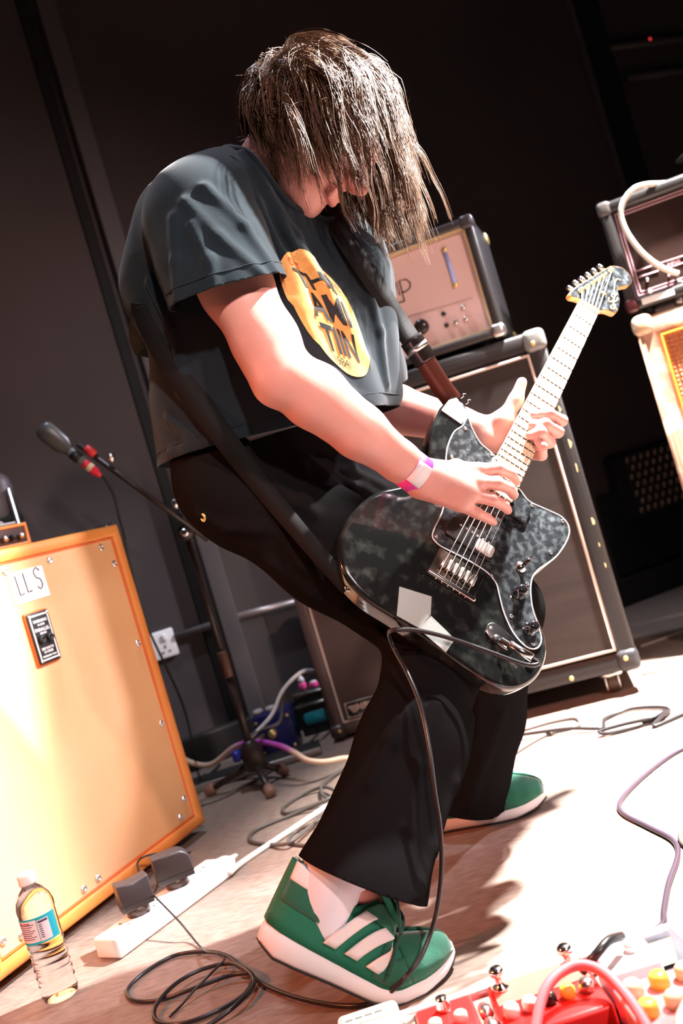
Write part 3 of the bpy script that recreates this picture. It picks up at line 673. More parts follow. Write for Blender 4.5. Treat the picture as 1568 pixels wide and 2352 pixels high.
mobj('nut', *rbox((0.005, W0, 0.007), (LN+0.0015, 0, -0.0035), 0.001), mat('bone_nut', (0.85, 0.82, 0.75), 0.35), nk)
for n in (3, 5, 7, 9, 15, 17, 19):
    x = LN-SCALE*(1-(2**(-n/12)+2**(-(n-1)/12))/2); mobj('inlay_dot', *disc((x, 0, -0.0034), (0, 0, 1), 0.0030, 0.0003, 12), mat('inlay%d' % n, (0.55, 0.40, 0.26), 0.3), fb)
# headstock
hd_px = [(1330, 686), (1312, 681), (1308, 672), (1324, 658), (1350, 642), (1394, 615), (1408, 610), (1428, 614), (1444, 628), (1451, 643), (1446, 653), (1432, 656), (1421, 659), (1419, 668), (1423, 690), (1420, 710), (1412, 718), (1394, 712), (1376, 712), (1371, 707)]
def gl2(px, py, z): return GMI @ PL(px, py, GM @ Vector((0, 0, z)), gz)
ho = [gl2(x, y, HZ) for x, y in hd_px]; ho2 = [(p.x, p.y) for p in cr([(a.x, a.y, 0) for a in ho], 5, True)]
hs_ = mobj('headstock', *prism(ho2, HZ-0.014, HZ-0.0006, 0.0012, 2), mat('maple_amber', (0.80, 0.40, 0.13), 0.25, coat=0.5), gt)
cx = sum(p[0] for p in ho2)/len(ho2); cy_ = sum(p[1] for p in ho2)/len(ho2)
mobj('headstock_face', *prism([(cx+(p[0]-cx)*0.975, cy_+(p[1]-cy_)*0.975) for p in ho2], HZ-0.0008, HZ+0.0002), M_guard, hs_, smooth=False)
btn_px = [(1309, 664), (1322, 652), (1336, 643), (1350, 634), (1364, 625), (1378, 615)]
for k, (x, y) in enumerate(btn_px):
    b = gl2(x, y, HZ-0.010); p = posts[k]
    tn = mobj('tuner', *lathe([(0.0028, -0.012), (0.0028, 0.009), (0.0022, 0.0095)], 10, Matrix.Translation((p.x, p.y, HZ))), M_gold, hs_)
    mobj('bushing', *lathe([(0.0048, 0), (0.0048, 0.0015), (0.0036, 0.002)], 12, Matrix.Translation((p.x, p.y, HZ))), M_gold, tn)
    mobj('button', *lathe([(0.003, -0.008), (0.0075, -0.007), (0.0085, -0.002), (0.0085, 0.003), (0.0065, 0.007), (0.002, 0.008)], 14, align(Vector((b.x-p.x, b.y-p.y, 0)), (b.x, b.y, HZ-0.010)) @ Matrix.Scale(0.62, 4, (1, 0, 0))), M_chrome, tn)
    mobj('shaft', *tube([(p.x, p.y, HZ-0.012), (b.x, b.y, HZ-0.010)], 0.002, 6), M_chrome, tn)
lg = [(1424, 645), (1419, 641), (1413, 645), (1411, 655), (1410, 668), (1411, 680), (1409, 690)]
mk = MB(); mk.add(*tube([gl2(x, y, HZ+0.0006) for x, y in [(p.x, p.y) for p in cr([(a, b, 0) for a, b in lg], 5)]], 0.0010, 6))
for sq in ([(1398, 684), (1397, 692), (1403, 694), (1409, 688)], [(1409, 672), (1404, 680), (1408, 684), (1414, 678), (1417, 674)], [(1411, 694), (1416, 690), (1418, 684)], [(1403, 703), (1402, 708), (1408, 710), (1411, 706), (1408, 703), (1408, 698), (1410, 690)], [(1411, 700), (1414, 708), (1417, 713)]):
    mk.add(*tube([gl2(p.x, p.y, HZ+0.0006) for p in cr([(a, b, 0) for a, b in sq], 4)], 0.0010, 6))
mk.build('logo', M_gold, hs_, label='gold script logo')
v = gl2(1384, 677, HZ); mobj('string_tree', *rbox((0.003, 0.010, 0.005), (v.x, v.y, HZ+0.003), 0.001), M_gold, hs_)
# switch, knobs, jack, tape
v = gl(1196, 1302, 0.003)
tw = mobj('toggle_switch', *lathe([(0.0095, 0), (0.0095, 0.0012), (0.006, 0.003), (0.0045, 0.005)], 16, Matrix.Translation((v.x, v.y, -SZ+0.0025))), M_chrome, gt)
mobj('lever', *tube([(v.x, v.y, -SZ+0.005), (v.x+0.006, v.y-0.002, -SZ+0.024)], [0.0022, 0.0042], 10), M_knobblk, tw)
for (x, y) in ((1190, 1362), (1217, 1445)):
    v = gl(x, y, 0.004)
    kn = mobj('knob', *lathe([(0.0115, 0), (0.0115, 0.003), (0.0090, 0.005), (0.0088, 0.015), (0.0075, 0.0185), (0.004, 0.0195)], 20, Matrix.Translation((v.x, v.y, -SZ+0.003))), mat('knob_gloss', (0.008, 0.008, 0.010), 0.08, coat=0.6), gt)
j0, j1 = gl(1126, 1442, 0.003), gl(1172, 1480, 0.003)
jm = (j0+j1)/2; jd = (j1-j0).normalized(); ja = math.atan2(jd.y, jd.x); jl = (j1-j0).length
V, Fc = prism(rrect(0, 0, jl+0.012, 0.026, 0.0125, 8), 0, 0.003, 0.0012, 3, False)
jk = mobj('jack_plate', [tuple(Matrix.Translation((jm.x, jm.y, -SZ+0.0003)) @ Matrix.Rotation(ja, 4, 'Z') @ Vector(v)) for v in V], Fc, M_chrome, gt)
for s in (-1, 1): mobj('plate_screw', *disc((jm.x+jd.x*s*jl*0.48, jm.y+jd.y*s*jl*0.48, -SZ+0.003), (0, 0, 1), 0.003, 0.001, 10), M_steel, jk)
pA = gl(1142, 1466, 0.008); pB = gl(1225, 1513, 0.030)
mobj('jack_socket', *lathe([(0.007, 0), (0.007, 0.003), (0.005, 0.005)], 14, Matrix.Translation((pA.x, pA.y, -SZ+0.003))), M_black, jk)
t1 = [gl(917, 1347, 0.001), gl(991, 1370, 0.001), gl(989, 1412, 0.001), gl(963, 1443, 0.001), gl(911, 1414, 0.001)]
t2 = [gl(990, 1414, 0.0016), gl(1045, 1468, 0.0016), gl(1024, 1498, 0.0016), gl(961, 1444, 0.0016)]
t3 = [gl(1047, 914, 0.001), gl(1078, 953, 0.001), gl(1059, 974, 0.001), gl(1013, 942, 0.001), gl(1030, 919, 0.001)]
for i, t in enumerate((t1, t2, t3)):
    mobj('tape_patch', *prism([(p.x, p.y) for p in t], -SZ+0.0002, -SZ+0.0009+0.0004*i), M_tape, gt, smooth=False)
for (x, y) in ((1069, 929), (1058, 915)):
    b = gl(x, y, 0.0)
    mobj('loose_thread', *tube(cr([(b.x, b.y, -SZ), (b.x+0.004, b.y-0.002, -SZ+0.003), (b.x+0.006, b.y+0.001, -SZ+0.006), (b.x+0.010, b.y-0.003, -SZ+0.005)], 4), 0.0005, 5), M_edge, gt)
for (x, y) in ((1055, 912), (790, 1330)):
    b = gl(x, y, -0.02); 
# ================================================================== implicit-surface modelling for the figure
class Field:
    def __init__(s, lo, hi, h):
        s.lo = np.array(lo, dtype=np.float64); s.h = h
        s.n = np.ceil((np.array(hi)-s.lo)/h).astype(int)+1
        s.F = np.full(tuple(s.n), 0.5, dtype=np.float32)
    def _box(s, lo, hi):
        i0 = np.maximum(np.floor((lo-s.lo)/s.h).astype(int), 0); i1 = np.minimum(np.ceil((hi-s.lo)/s.h).astype(int)+1, s.n)
        if np.any(i1 <= i0): return None
        g = [((s.lo[a]+np.arange(i0[a], i1[a])*s.h).astype(np.float32)).reshape([-1 if b == a else 1 for b in range(3)]) for a in range(3)]
        return (slice(i0[0], i1[0]), slice(i0[1], i1[1]), slice(i0[2], i1[2])), g
    def _mix(s, sl, d, k, sub=False):
        A = s.F[sl]
        if sub:
            if k <= 0: s.F[sl] = np.maximum(A, -d); return
            b = -d; h = np.clip(0.5-0.5*(b-A)/k, 0, 1); s.F[sl] = b*(1-h)+A*h+k*h*(1-h)
        else:
            if k <= 0: s.F[sl] = np.minimum(A, d); return
            h = np.clip(0.5+0.5*(d-A)/k, 0, 1); s.F[sl] = d*(1-h)+A*h-k*h*(1-h)
    def cone(s, A, B, r0, r1, k=0.01, lat=None, sub=False):
        """swept ellipse from A to B; r = radius or (lateral, depth)"""
        A = np.array(A, float); B = np.array(B, float); r0 = r0 if isinstance(r0, tuple) else (r0, r0); r1 = r1 if isinstance(r1, tuple) else (r1, r1)
        AB = B-A; L = np.linalg.norm(AB)
        if L < 1e-6: ax = np.array([0, 0, 1.0]); L = 1e-6; AB = ax*L
        else: ax = AB/L
        if lat is None: lat = np.cross(ax, [0.31, 0.2, 0.93]);
        lat = np.array(lat, float); lat = lat-ax*lat.dot(ax); lat /= np.linalg.norm(lat); dep = np.cross(ax, lat)
        m = max(*r0, *r1)+k+4*s.h; r = s._box(np.minimum(A, B)-m, np.maximum(A, B)+m)
        if r is None: return s
        sl, (x, y, z) = r
        px, py, pz = x-np.float32(A[0]), y-np.float32(A[1]), z-np.float32(A[2])
        t = np.clip((px*AB[0]+py*AB[1]+pz*AB[2])/(L*L), 0, 1).astype(np.float32)
        px = px-t*np.float32(AB[0]); py = py-t*np.float32(AB[1]); pz = pz-t*np.float32(AB[2])
        a = r0[0]+(r1[0]-r0[0])*t; b = r0[1]+(r1[1]-r0[1])*t; c = np.minimum(a, b)
        l = (px*lat[0]+py*lat[1]+pz*lat[2])/a; d = (px*dep[0]+py*dep[1]+pz*dep[2])/b; q = (px*ax[0]+py*ax[1]+pz*ax[2])/c
        D = ((np.sqrt(l*l+d*d+q*q)-1)*c).astype(np.float32)
        s._mix(sl, D, k, sub); return s
    def chain(s, pts, rad, k=0.01, lat=None):
        for i in range(len(pts)-1): s.cone(pts[i], pts[i+1], rad[i], rad[i+1], k, lat)
        return s
    def ell(s, c, axes, rad, k=0.01, sub=False):
        c = np.array(c, float); m = max(rad)+k+4*s.h; r = s._box(c-m, c+m)
        if r is None: return s
        sl, (x, y, z) = r; x = x-np.float32(c[0]); y = y-np.float32(c[1]); z = z-np.float32(c[2]); acc = 0
        for a, R in zip(axes, rad): acc = acc+((x*a[0]+y*a[1]+z*a[2])/R)**2
        s._mix(sl, ((np.sqrt(acc)-1)*min(rad)).astype(np.float32), k, sub); return s
    def hit(s, px, py, y0=1.15, y1=2.1):
        d = ray(px, py); n = 900
        Y = np.linspace(y0, y1, n); p = np.array(CAMP)[None, :]+np.array(d)[None, :]*(Y/d.y)[:, None]
        i = np.round((p-s.lo)/s.h).astype(int); ok = np.all((i >= 0) & (i < s.n), axis=1)
        f = np.full(n, 1.0); j = i[ok]; f[ok] = s.F[j[:, 0], j[:, 1], j[:, 2]]
        w = np.where(f < 0)[0]
        return Vector(p[w[0]]) if len(w) else None
    def mesh(s, smooth=2):
        F = s.F; S = F < 0; n = s.n
        cnt = np.zeros(tuple(n-1), dtype=np.uint8)
        off = [(a, b, c) for a in (0, 1) for b in (0, 1) for c in (0, 1)]
        for a, b, c in off: cnt += S[a:n[0]-1+a, b:n[1]-1+b, c:n[2]-1+c]
        idx = np.argwhere((cnt > 0) & (cnt < 8)); del cnt
        lin = (idx[:, 0]*(n[1]-1)+idx[:, 1])*(n[2]-1)+idx[:, 2]
        cv = {o: F[idx[:, 0]+o[0], idx[:, 1]+o[1], idx[:, 2]+o[2]].astype(np.float64) for o in off}
        acc = np.zeros((len(idx), 3)); num = np.zeros(len(idx))
        for o in off:
            for a in range(3):
                if o[a] == 0:
                    o2 = tuple(1 if b == a else o[b] for b in range(3)); va, vb = cv[o], cv[o2]
                    m = (va < 0) != (vb < 0); t = np.where(m, va/np.where(m, va-vb, 1), 0)
                    for b in range(3): acc[:, b] += np.where(m, o[b]+(t if b == a else 0), 0)
                    num += m
        V = s.lo+(idx+acc/num[:, None])*s.h
        quads = []
        for a in range(3):
            b, c = (a+1) % 3, (a+2) % 3
            sl0 = [slice(None)]*3; sl1 = [slice(None)]*3; sl0[a] = slice(0, n[a]-1); sl1[a] = slice(1, n[a])
            E = np.argwhere(S[tuple(sl0)] != S[tuple(sl1)])
            E = E[(E[:, b] > 0) & (E[:, c] > 0) & (E[:, b] < n[b]-1) & (E[:, c] < n[c]-1)]
            ins = S[E[:, 0], E[:, 1], E[:, 2]]
            ids = []
            for db, dc in ((1, 1), (0, 1), (0, 0), (1, 0)):
                q = E.copy(); q[:, b] -= db; q[:, c] -= dc
                ids.append(np.searchsorted(lin, (q[:, 0]*(n[1]-1)+q[:, 1])*(n[2]-1)+q[:, 2]))
            Q = np.stack(ids, axis=1); Q[~ins] = Q[~ins][:, ::-1]; quads.append(Q)
        Q = np.concatenate(quads)
        for _ in range(smooth):
            A = np.zeros_like(V); N = np.zeros(len(V))
            for i in range(4):
                j = (i+1) % 4
                np.add.at(A, Q[:, i], V[Q[:, j]]); np.add.at(N, Q[:, i], 1); np.add.at(A, Q[:, j], V[Q[:, i]]); np.add.at(N, Q[:, j], 1)
            V = V*0.45+0.55*A/N[:, None]
        return V, Q
def keep_big(V, Q):
    return V, Q
def cut_mesh(o, planes):
    """bisect with planes; each = (point, outward normal, radius or None): removes what lies beyond"""
    bm = bmesh.new(); bm.from_mesh(o.data)
    for pl in planes:
        pt, nr, rad = pl[:3]; pred = pl[3] if len(pl) > 3 else None
        pt = Vector(pt); nr = Vector(nr).normalized()
        if rad is None: geom = list(bm.verts)+list(bm.edges)+list(bm.faces); fs = None
        else:
            fs = [f for f in bm.faces if (f.calc_center_median()-pt).length < rad and (pred is None or pred(f.calc_center_median()))]
            ev = set(); vv = set()
            for f in fs: ev.update(f.edges); vv.update(f.verts)
            geom = list(vv)+list(ev)+fs
        bmesh.ops.bisect_plane(bm, geom=geom, plane_co=pt, plane_no=nr, dist=1e-6)
        kill = [f for f in bm.faces if (f.calc_center_median()-pt).dot(nr) > 1e-6 and (rad is None or (f.calc_center_median()-pt).length < rad) and (pred is None or pred(f.calc_center_median()))]
        bmesh.ops.delete(bm, geom=kill, context='FACES')
    loose = [v for v in bm.verts if not v.link_faces]
    bmesh.ops.delete(bm, geom=loose, context='VERTS')
    bm.to_mesh(o.data); bm.free(); o.data.update()
def solidify(o, t, off=-1.0):
    m = o.modifiers.new('cloth_thickness', 'SOLIDIFY'); m.thickness = t; m.offset = off; return o
# ================================================================== the guitarist
pr = thing('person', 'guitarist in dark T-shirt and black trousers, head bowed, playing a guitar', 'person', loc=(-0.05, 1.60, 0.0))
M_skin = mat('skin', (0.70, 0.34, 0.29), 0.45, var=((0.64, 0.28, 0.235), 14, 0.4, 0.7), bump=(180, 0.12, 0.001), sss=0.12)
# --- joints
R_SH = P(455, 500, 1.50); R_EL = P(652, 862, 1.42); R_WR = GP(962, 1093, 0.060)
L_SH = P(800, 600, 1.80); L_EL = P(842, 925, 1.88); L_WR = P(1112, 990, 1.735)
R_HIP = P(540, 1080, 1.63); R_KN = P(985, 1435, 1.605); R_AN = P(765, 2035, 1.345)
L_HIP = P(690, 1080, 1.79); L_KN = P(1150, 1400, 1.76); L_AN = Vector((0.005, 1.925, 0.10))
LAT = Vector((0.59, 0.80, -0.10)).normalized()
HO = P(728, 312, 1.58)
hF = Vector((0.53, -0.25, -0.81)).normalized(); hU = Vector((0.84, 0.05, 0.53)); hU = (hU-hF*hU.dot(hF)).normalized(); hR = hF.cross(hU)
def hp(f, u, r=0.0): return HO+hF*f+hU*u+hR*r
HA = (hF, hU, hR)
def lerp(a, b, t): return a+(b-a)*t
B = Field((-0.42, 1.24, 0.02), (0.56, 2.06, 1.40), 0.003)
# trunk and legs (under the clothes)
B.chain([(-0.09, 1.70, 0.78), (-0.06, 1.69, 0.90), (-0.035, 1.67, 1.00), (-0.012, 1.655, 1.08), (0.005, 1.645, 1.135)], [(0.130, 0.090), (0.140, 0.095), (0.165, 0.115), (0.165, 0.105), (0.11, 0.075)], 0.04, LAT)
B.chain([R_HIP, R_KN, lerp(R_KN, R_AN, 0.5)+Vector((0.015, 0, 0)), R_AN], [0.074, 0.046, 0.040, 0.030], 0.03); B.chain([L_HIP, L_KN, L_AN], [0.074, 0.050, 0.036], 0.03)
fw = Vector((0.97, 0.24, 0)).normalized()
B.cone(R_AN, R_AN+fw*0.05+Vector((0, 0, -0.05)), 0.030, 0.022, 0.02); B.cone(L_AN, L_AN+Vector((0.08, -0.02, -0.045)), 0.034, 0.028, 0.02)
# right arm
B.chain([R_SH, lerp(R_SH, R_EL, 0.45), lerp(R_SH, R_EL, 0.8), R_EL], [0.054, 0.052, 0.046, 0.042], 0.02)
B.chain([R_EL, lerp(R_EL, R_WR, 0.22)+Vector((0, 0, 0.004)), lerp(R_EL, R_WR, 0.55), lerp(R_EL, R_WR, 0.85), R_WR], [0.042, 0.047, 0.040, 0.030, 0.0275], 0.012)
B.cone(lerp(R_EL, R_WR, -0.02)+Vector((-0.012, 0, -0.012)), lerp(R_EL, R_SH, 0.1)+Vector((-0.012, 0, -0.01)), 0.030, 0.030, 0.02)
# left arm
B.chain([L_SH, lerp(L_SH, L_EL, 0.5), L_EL], [0.050, 0.050, 0.042], 0.02)
B.chain([L_EL, lerp(L_EL, L_WR, 0.25), lerp(L_EL, L_WR, 0.8), L_WR], [0.042, 0.046, 0.031, 0.027], 0.012)
# neck
NB = P(588, 452, 1.635)
B.chain([NB+Vector((-0.005, 0.0, -0.06)), NB, hp(-0.030, -0.060)], [0.075, 0.058, 0.055], 0.03)
# head
B.ell(hp(-0.012, 0.030), HA, (0.098, 0.084, 0.074), 0.01)
B.ell(hp(0.022, -0.030), HA, (0.068, 0.078, 0.060), 0.03)          # face mass
B.cone(hp(0.052, -0.088), hp(0.068, -0.098), 0.026, 0.017, 0.03)    # chin
for s in (-1, 1):
    B.cone(hp(-0.012, -0.040, s*0.052), hp(0.050, -0.088, s*0.024), 0.020, 0.018, 0.03)     # jaw line
    B.cone(hp(0.064, -0.014, s*0.040), hp(0.040, -0.006, s*0.060), 0.016, 0.012, 0.025)    # cheek bone
    B.cone(hp(0.086, 0.030, s*0.014), hp(0.070, 0.030, s*0.046), 0.011, 0.010, 0.02)       # brow
B.cone(hp(0.086, 0.014), hp(0.112, -0.024), 0.008, 0.0125, 0.010)   # nose bridge
B.ell(hp(0.114, -0.027), HA, (0.014, 0.012, 0.0135), 0.008)
for s in (-1, 1):
    B.ell(hp(0.100, -0.030, s*0.013), HA, (0.012, 0.009, 0.008), 0.006)
    B.ell(hp(0.090, 0.008, s*0.033), HA, (0.014, 0.013, 0.018), 0.012, sub=True)           # eye socket
    B.ell(hp(0.070, 0.006, s*0.033), HA, (0.0135, 0.0125, 0.0135), 0.003)                  # closed lid
    B.cone(hp(0.0835, 0.001, s*0.024), hp(0.081, 0.001, s*0.043), 0.0022, 0.0018, 0.003)   # lash line
B.cone(hp(0.092, -0.056, -0.018), hp(0.092, -0.056, 0.018), 0.0055, 0.0055, 0.006)
B.cone(hp(0.096, -0.055, -0.006), hp(0.096, -0.055, 0.006), 0.0058, 0.0058, 0.006)
B.cone(hp(0.091, -0.068, -0.014), hp(0.091, -0.068, 0.014), 0.0065, 0.0065, 0.006)
B.cone(hp(0.101, -0.0615, -0.022), hp(0.101, -0.0615, 0.022), 0.0022, 0.0022, 0.002, sub=True)
for s in (-1, 1):                                                    # ears
    B.ell(hp(-0.012, 0.000, s*0.078), (hF, hU, hR), (0.018, 0.031, 0.010), 0.006)
    B.ell(hp(-0.008, 0.004, s*0.088), (hF, hU, hR), (0.010, 0.019, 0.007), 0.004, sub=True)
# right hand on the strings: offsets are heights above the guitar's front
KN = [GP(1098, 1080, 0.068), GP(1092, 1108, 0.072), GP(1080, 1136, 0.068), GP(1058, 1160, 0.058)]
def finger(F, pts, rad, k=0.004):
    F.chain(pts, rad, k)
wri = R_WR
for i, k in enumerate(KN):
    a = lerp(wri, k, 0.12)+(k-KN[1])*0.35
    B.cone(a, k, 0.0185 if i < 3 else 0.0165, 0.0125 if i < 3 else 0.0110, 0.012)
B.cone(lerp(wri, KN[1], 0.25), lerp(wri, KN[2], 0.85), 0.016, 0.014, 0.02)
fr_ = [([GP(1142, 1076, 0.064), GP(1172, 1088, 0.045), GP(1185, 1106, 0.026)]),
       ([GP(1140, 1110, 0.066), GP(1168, 1121, 0.046), GP(1180, 1138, 0.028)]),
       ([GP(1128, 1147, 0.060), GP(1156, 1160, 0.042), GP(1166, 1172, 0.026)]),
       ([GP(1094, 1178, 0.050), GP(1118, 1190, 0.036), GP(1134, 1200, 0.024)])]
for i, pts in enumerate(fr_):
    r = (0.0098, 0.0100, 0.0096, 0.0084)[i]
    finger(B, [KN[i]]+pts, [r+0.0018, r+0.0006, r-0.0006, r-0.002])
finger(B, [lerp(wri, KN[0], 0.22)+gz*-0.018, GP(1046, 1076, 0.034), GP(1098, 1088, 0.026), GP(1140, 1104, 0.022)], [0.017, 0.0145, 0.0115, 0.0095], 0.008)   # thumb
# left hand: palm behind the neck, thumb up on the bass side, fingers over the treble edge
nz = -0.034
def NP(px, py, z): return PL(px, py, TAIL+gz*z, gz)
LK = [NP(1236, 978, -0.058), NP(1226, 1000, -0.060), NP(1214, 1022, -0.058), NP(1200, 1042, -0.052)]
for i, k in enumerate(LK):
    B.cone(lerp(L_WR, LK[i], 0.15)+(LK[i]-LK[1])*0.3, k, 0.0185, 0.0125, 0.012)
B.cone(lerp(L_WR, LK[1], 0.3), lerp(L_WR, LK[2], 0.9), 0.016, 0.013, 0.02)
lf = [([NP(1290, 966, -0.024), NP(1262, 950, 0.012), NP(1226, 953, 0.008)]),
      ([NP(1281, 992, -0.022), NP(1252, 973, 0.014), NP(1222, 977, 0.008)]),
      ([NP(1262, 1016, -0.018), NP(1242, 992, 0.015), NP(1215, 1000, 0.008)]),
      ([NP(1244, 1046, -0.016), NP(1246, 1026, 0.010), NP(1234, 1016, 0.008)])]
for i, pts in enumerate(lf):
    r = (0.0096, 0.0100, 0.0096, 0.0084)[i]
    finger(B, [LK[i]]+pts, [r+0.0018, r+0.0008, r-0.0004, r-0.0018])
finger(B, [lerp(L_WR, LK[0], 0.10), NP(1150, 972, -0.046), NP(1184, 920, -0.030), NP(1198, 878, -0.018)], [0.018, 0.0155, 0.0125, 0.0095], 0.010)
B.cone(NP(1152, 968, -0.046), NP(1190, 990, -0.058), 0.013, 0.012, 0.02)
V, Q = B.mesh(2)
body = mobj('body', V, Q, M_skin, pr, world=True)
# --- trousers
M_tr = mat('black_trousers', (0.0085, 0.0080, 0.0085), 0.85, bump=((240, 240, 240), 0.25, 0.001), spec=0.0)
T = Field((-0.42, 1.22, 0.02), (0.46, 2.1, 0.98), 0.0042)
T.chain([(-0.105, 1.705, 0.74), (-0.095, 1.70, 0.84), (-0.075, 1.69, 0.93)], [(0.160, 0.118), (0.158, 0.122), (0.150, 0.122)], 0.03, LAT)
RK2 = lerp(R_HIP, R_KN, 0.5)
T.chain([R_HIP+Vector((-0.005, 0, -0.01)), RK2+Vector((0, 0, -0.006)), R_KN], [0.098, 0.090, 0.076], 0.035)
T.ell(Vector(R_HIP)+Vector((0.0, 0.03, -0.03)), ((1, 0, 0), (0, 1, 0), (0, 0, 1)), (0.085, 0.09, 0.10), 0.03)   # seat
T.ell(Vector(L_HIP)+Vector((-0.03, -0.02, -0.03)), ((1, 0, 0), (0, 1, 0), (0, 0, 1)), (0.08, 0.09, 0.10), 0.03)
HEM_R = P(818, 2062, 1.345); HEM_L = P(1060, 1868, 1.90)
T.chain([R_KN+Vector((0.012, 0, 0.0)), lerp(R_KN, HEM_R, 0.20)+Vector((0.026, 0, 0)), lerp(R_KN, HEM_R, 0.50)+Vector((0.026, 0, 0)), HEM_R, HEM_R+(HEM_R-R_KN)*0.1], [0.070, 0.070, 0.078, 0.088, 0.088], 0.03)
T.chain([L_HIP, lerp(L_HIP, L_KN, 0.5), L_KN], [0.098, 0.090, 0.070], 0.035)
T.chain([L_KN, lerp(L_KN, HEM_L, 0.5), HEM_L, HEM_L+(HEM_L-L_KN)*0.12], [0.070, 0.076, 0.080, 0.080], 0.03)
def folds(Fd, lines, r, k):
    for ln in lines:
        pts = []
        for (x, y) in ln:
            h = Fd.hit(x, y)
            if h is not None: pts.append(h)
        for i in range(len(pts)-1):
            if (pts[i+1]-pts[i]).length < 0.14: Fd.cone(pts[i], pts[i+1], r, r, k)
folds(T, [[(650, 1010), (690, 1060), (700, 1150), (660, 1160)], [(560, 1040), (640, 1120), (720, 1180)], [(460, 1180), (520, 1210), (600, 1215)], [(740, 1060), (800, 1080), (880, 1120)],
          [(760, 1085), (830, 1125), (900, 1160)], [(620, 1290), (720, 1360), (840, 1430), (920, 1500)], [(1080, 1650), (1040, 1800), (990, 1950), (960, 2060)], [(960, 1600), (900, 1700), (850, 1800)],
          [(1150, 1640), (1110, 1740), (1075, 1850)], [(1000, 1620), (960, 1760), (930, 1900)], [(640, 1220), (700, 1300), (790, 1380)]], 0.006, 0.016)
V, Q = T.mesh(2)
tro = mobj('trousers', V, Q, M_tr, pr, world=True)
off = wmat(pr).translation
hd_ = (P(955, 2080, 1.375)-P(705, 1985, 1.375)).normalized(); dn = hd_.cross(Vector((0, 1, -0.30))); dn = dn if dn.z < 0 else -dn
cut_mesh(tro, [(P(832, 2022, 1.345)-off, dn, 0.16), (P(1082, 1848, 1.88)-off, Vector((-0.35, 0.1, -0.9)), 0.15), (Vector((-0.08, 1.69, 0.845))-off, Vector((-0.10, 0, 1)), 0.3)])
solidify(tro, 0.0025)
h = T.hit(467, 1188)
if h is not None:
    nn = Vector((-0.75, -0.6, 0.0))
    mobj('rivet', *xf(lathe([(0.0075, 0), (0.0075, 0.001), (0.006, 0.0025), (0.0035, 0.002), (0.003, 0.0005)], 16), align(nn, h)), M_gold, tro, world=True)
# --- belt
M_belt = mat('black_leather_belt', (0.05, 0.048, 0.055), 0.35)
bl = []; bs = []
for k in range(49):
    a = 2*math.pi*k/48; dep = Vector((0.80, -0.59, 0.0)); c = Vector((-0.098, 1.702, 0.815))
    q = c+LAT*math.cos(a)*0.168+dep*math.sin(a)*0.139; q.z = 0.806+(q.x+0.08)*0.06; bl.append(q); bs.append(Vector((-0.06, 0, 1)))
mobj('belt', *ribbon(bl, bs, 0.034, 0.003), M_belt, pr, world=True)
# --- T-shirt
M_sh = mat('faded_black_cotton', (0.0105, 0.0175, 0.0235), 0.88, bump=((500, 500, 500), 0.3, 0.0006), sheen=0.10, var=((0.0145, 0.0215, 0.0275), 7, 0.4, 0.7), spec=0.06)
S = Field((-0.40, 1.25, 0.70), (0.34, 2.06, 1.30), 0.0035)
S.chain([(-0.105, 1.705, 0.76), (-0.075, 1.695, 0.86), (-0.040, 1.68, 0.95), (-0.022, 1.665, 1.03), (-0.012, 1.655, 1.09), (0.004, 1.643, 1.150)],
        [(0.185, 0.160), (0.195, 0.165), (0.200, 0.165), (0.200, 0.155), (0.185, 0.125), (0.105, 0.080)], 0.03, LAT)
S.cone(P(600, 470, 1.64), P(622, 420, 1.62), 0.082, 0.066, 0.03)
# back and shoulder mass
S.cone(P(430, 520, 1.60), P(395, 650, 1.63), 0.085, 0.085, 0.06)
S.cone(R_SH+Vector((0.005, 0.01, 0.0)), P(560, 470, 1.58), 0.078, 0.085, 0.04)
S.cone(L_SH, P(690, 520, 1.72), 0.072, 0.085, 0.04)
# cloth hanging in front of the belly
S.cone(P(800, 640, 1.66), P(850, 900, 1.66), 0.075, 0.055, 0.06)
S.cone(P(700, 760, 1.57), P(790, 930, 1.58), 0.070, 0.060, 0.06)
S.cone(P(440, 1010, 1.66), P(420, 1075, 1.66), 0.045, 0.030, 0.03)
SR = Field((-0.30, 1.28, 0.88), (0.12, 1.72, 1.26), 0.0035)
SL = P(535, 705, 1.455)
SR.chain([R_SH+Vector((0.01, 0.03, 0.0)), lerp(R_SH, SL, 0.5), SL, SL+(SL-R_SH)*0.3], [0.083, 0.082, 0.083, 0.084], 0.03)
SR.cone(R_SH, P(520, 460, 1.57), 0.079, 0.080, 0.04)
SLf = Field((-0.02, 1.66, 0.78), (0.30, 2.04, 1.20), 0.0035)
SLL = lerp(L_SH, L_EL, 0.80)
SLf.chain([L_SH, SLL, SLL+(L_EL-L_SH)*0.2], [0.073, 0.075, 0.075], 0.03)
for fd in (S, SR):
    folds(fd, [[(560, 352), (610, 440), (680, 545), (745, 660), (810, 760), (895, 940)], [(700, 585), (745, 660), (790, 745), (840, 830)], [(530, 365), (590, 470), (650, 590), (705, 710)],
          [(640, 500), (700, 600)], [(780, 520), (840, 640), (870, 760), (885, 880)], [(345, 650), (400, 760), (420, 860)], [(380, 800), (420, 900), (500, 990)], [(390, 960), (440, 1000), (520, 1000)],
          [(395, 1040), (430, 1030), (480, 1010)], [(680, 700), (730, 800), (800, 900), (870, 950)], [(600, 700), (680, 830), (780, 930)]] if fd is S else
          [[(425, 465), (500, 545), (600, 630)], [(400, 500), (405, 600), (412, 720)], [(470, 430), (560, 520), (640, 640)], [(440, 520), (480, 600), (500, 690)]], 0.0062, 0.012)
V, Q = S.mesh(2)
shirt = mobj('t_shirt', V, Q, M_sh, pr, world=True)
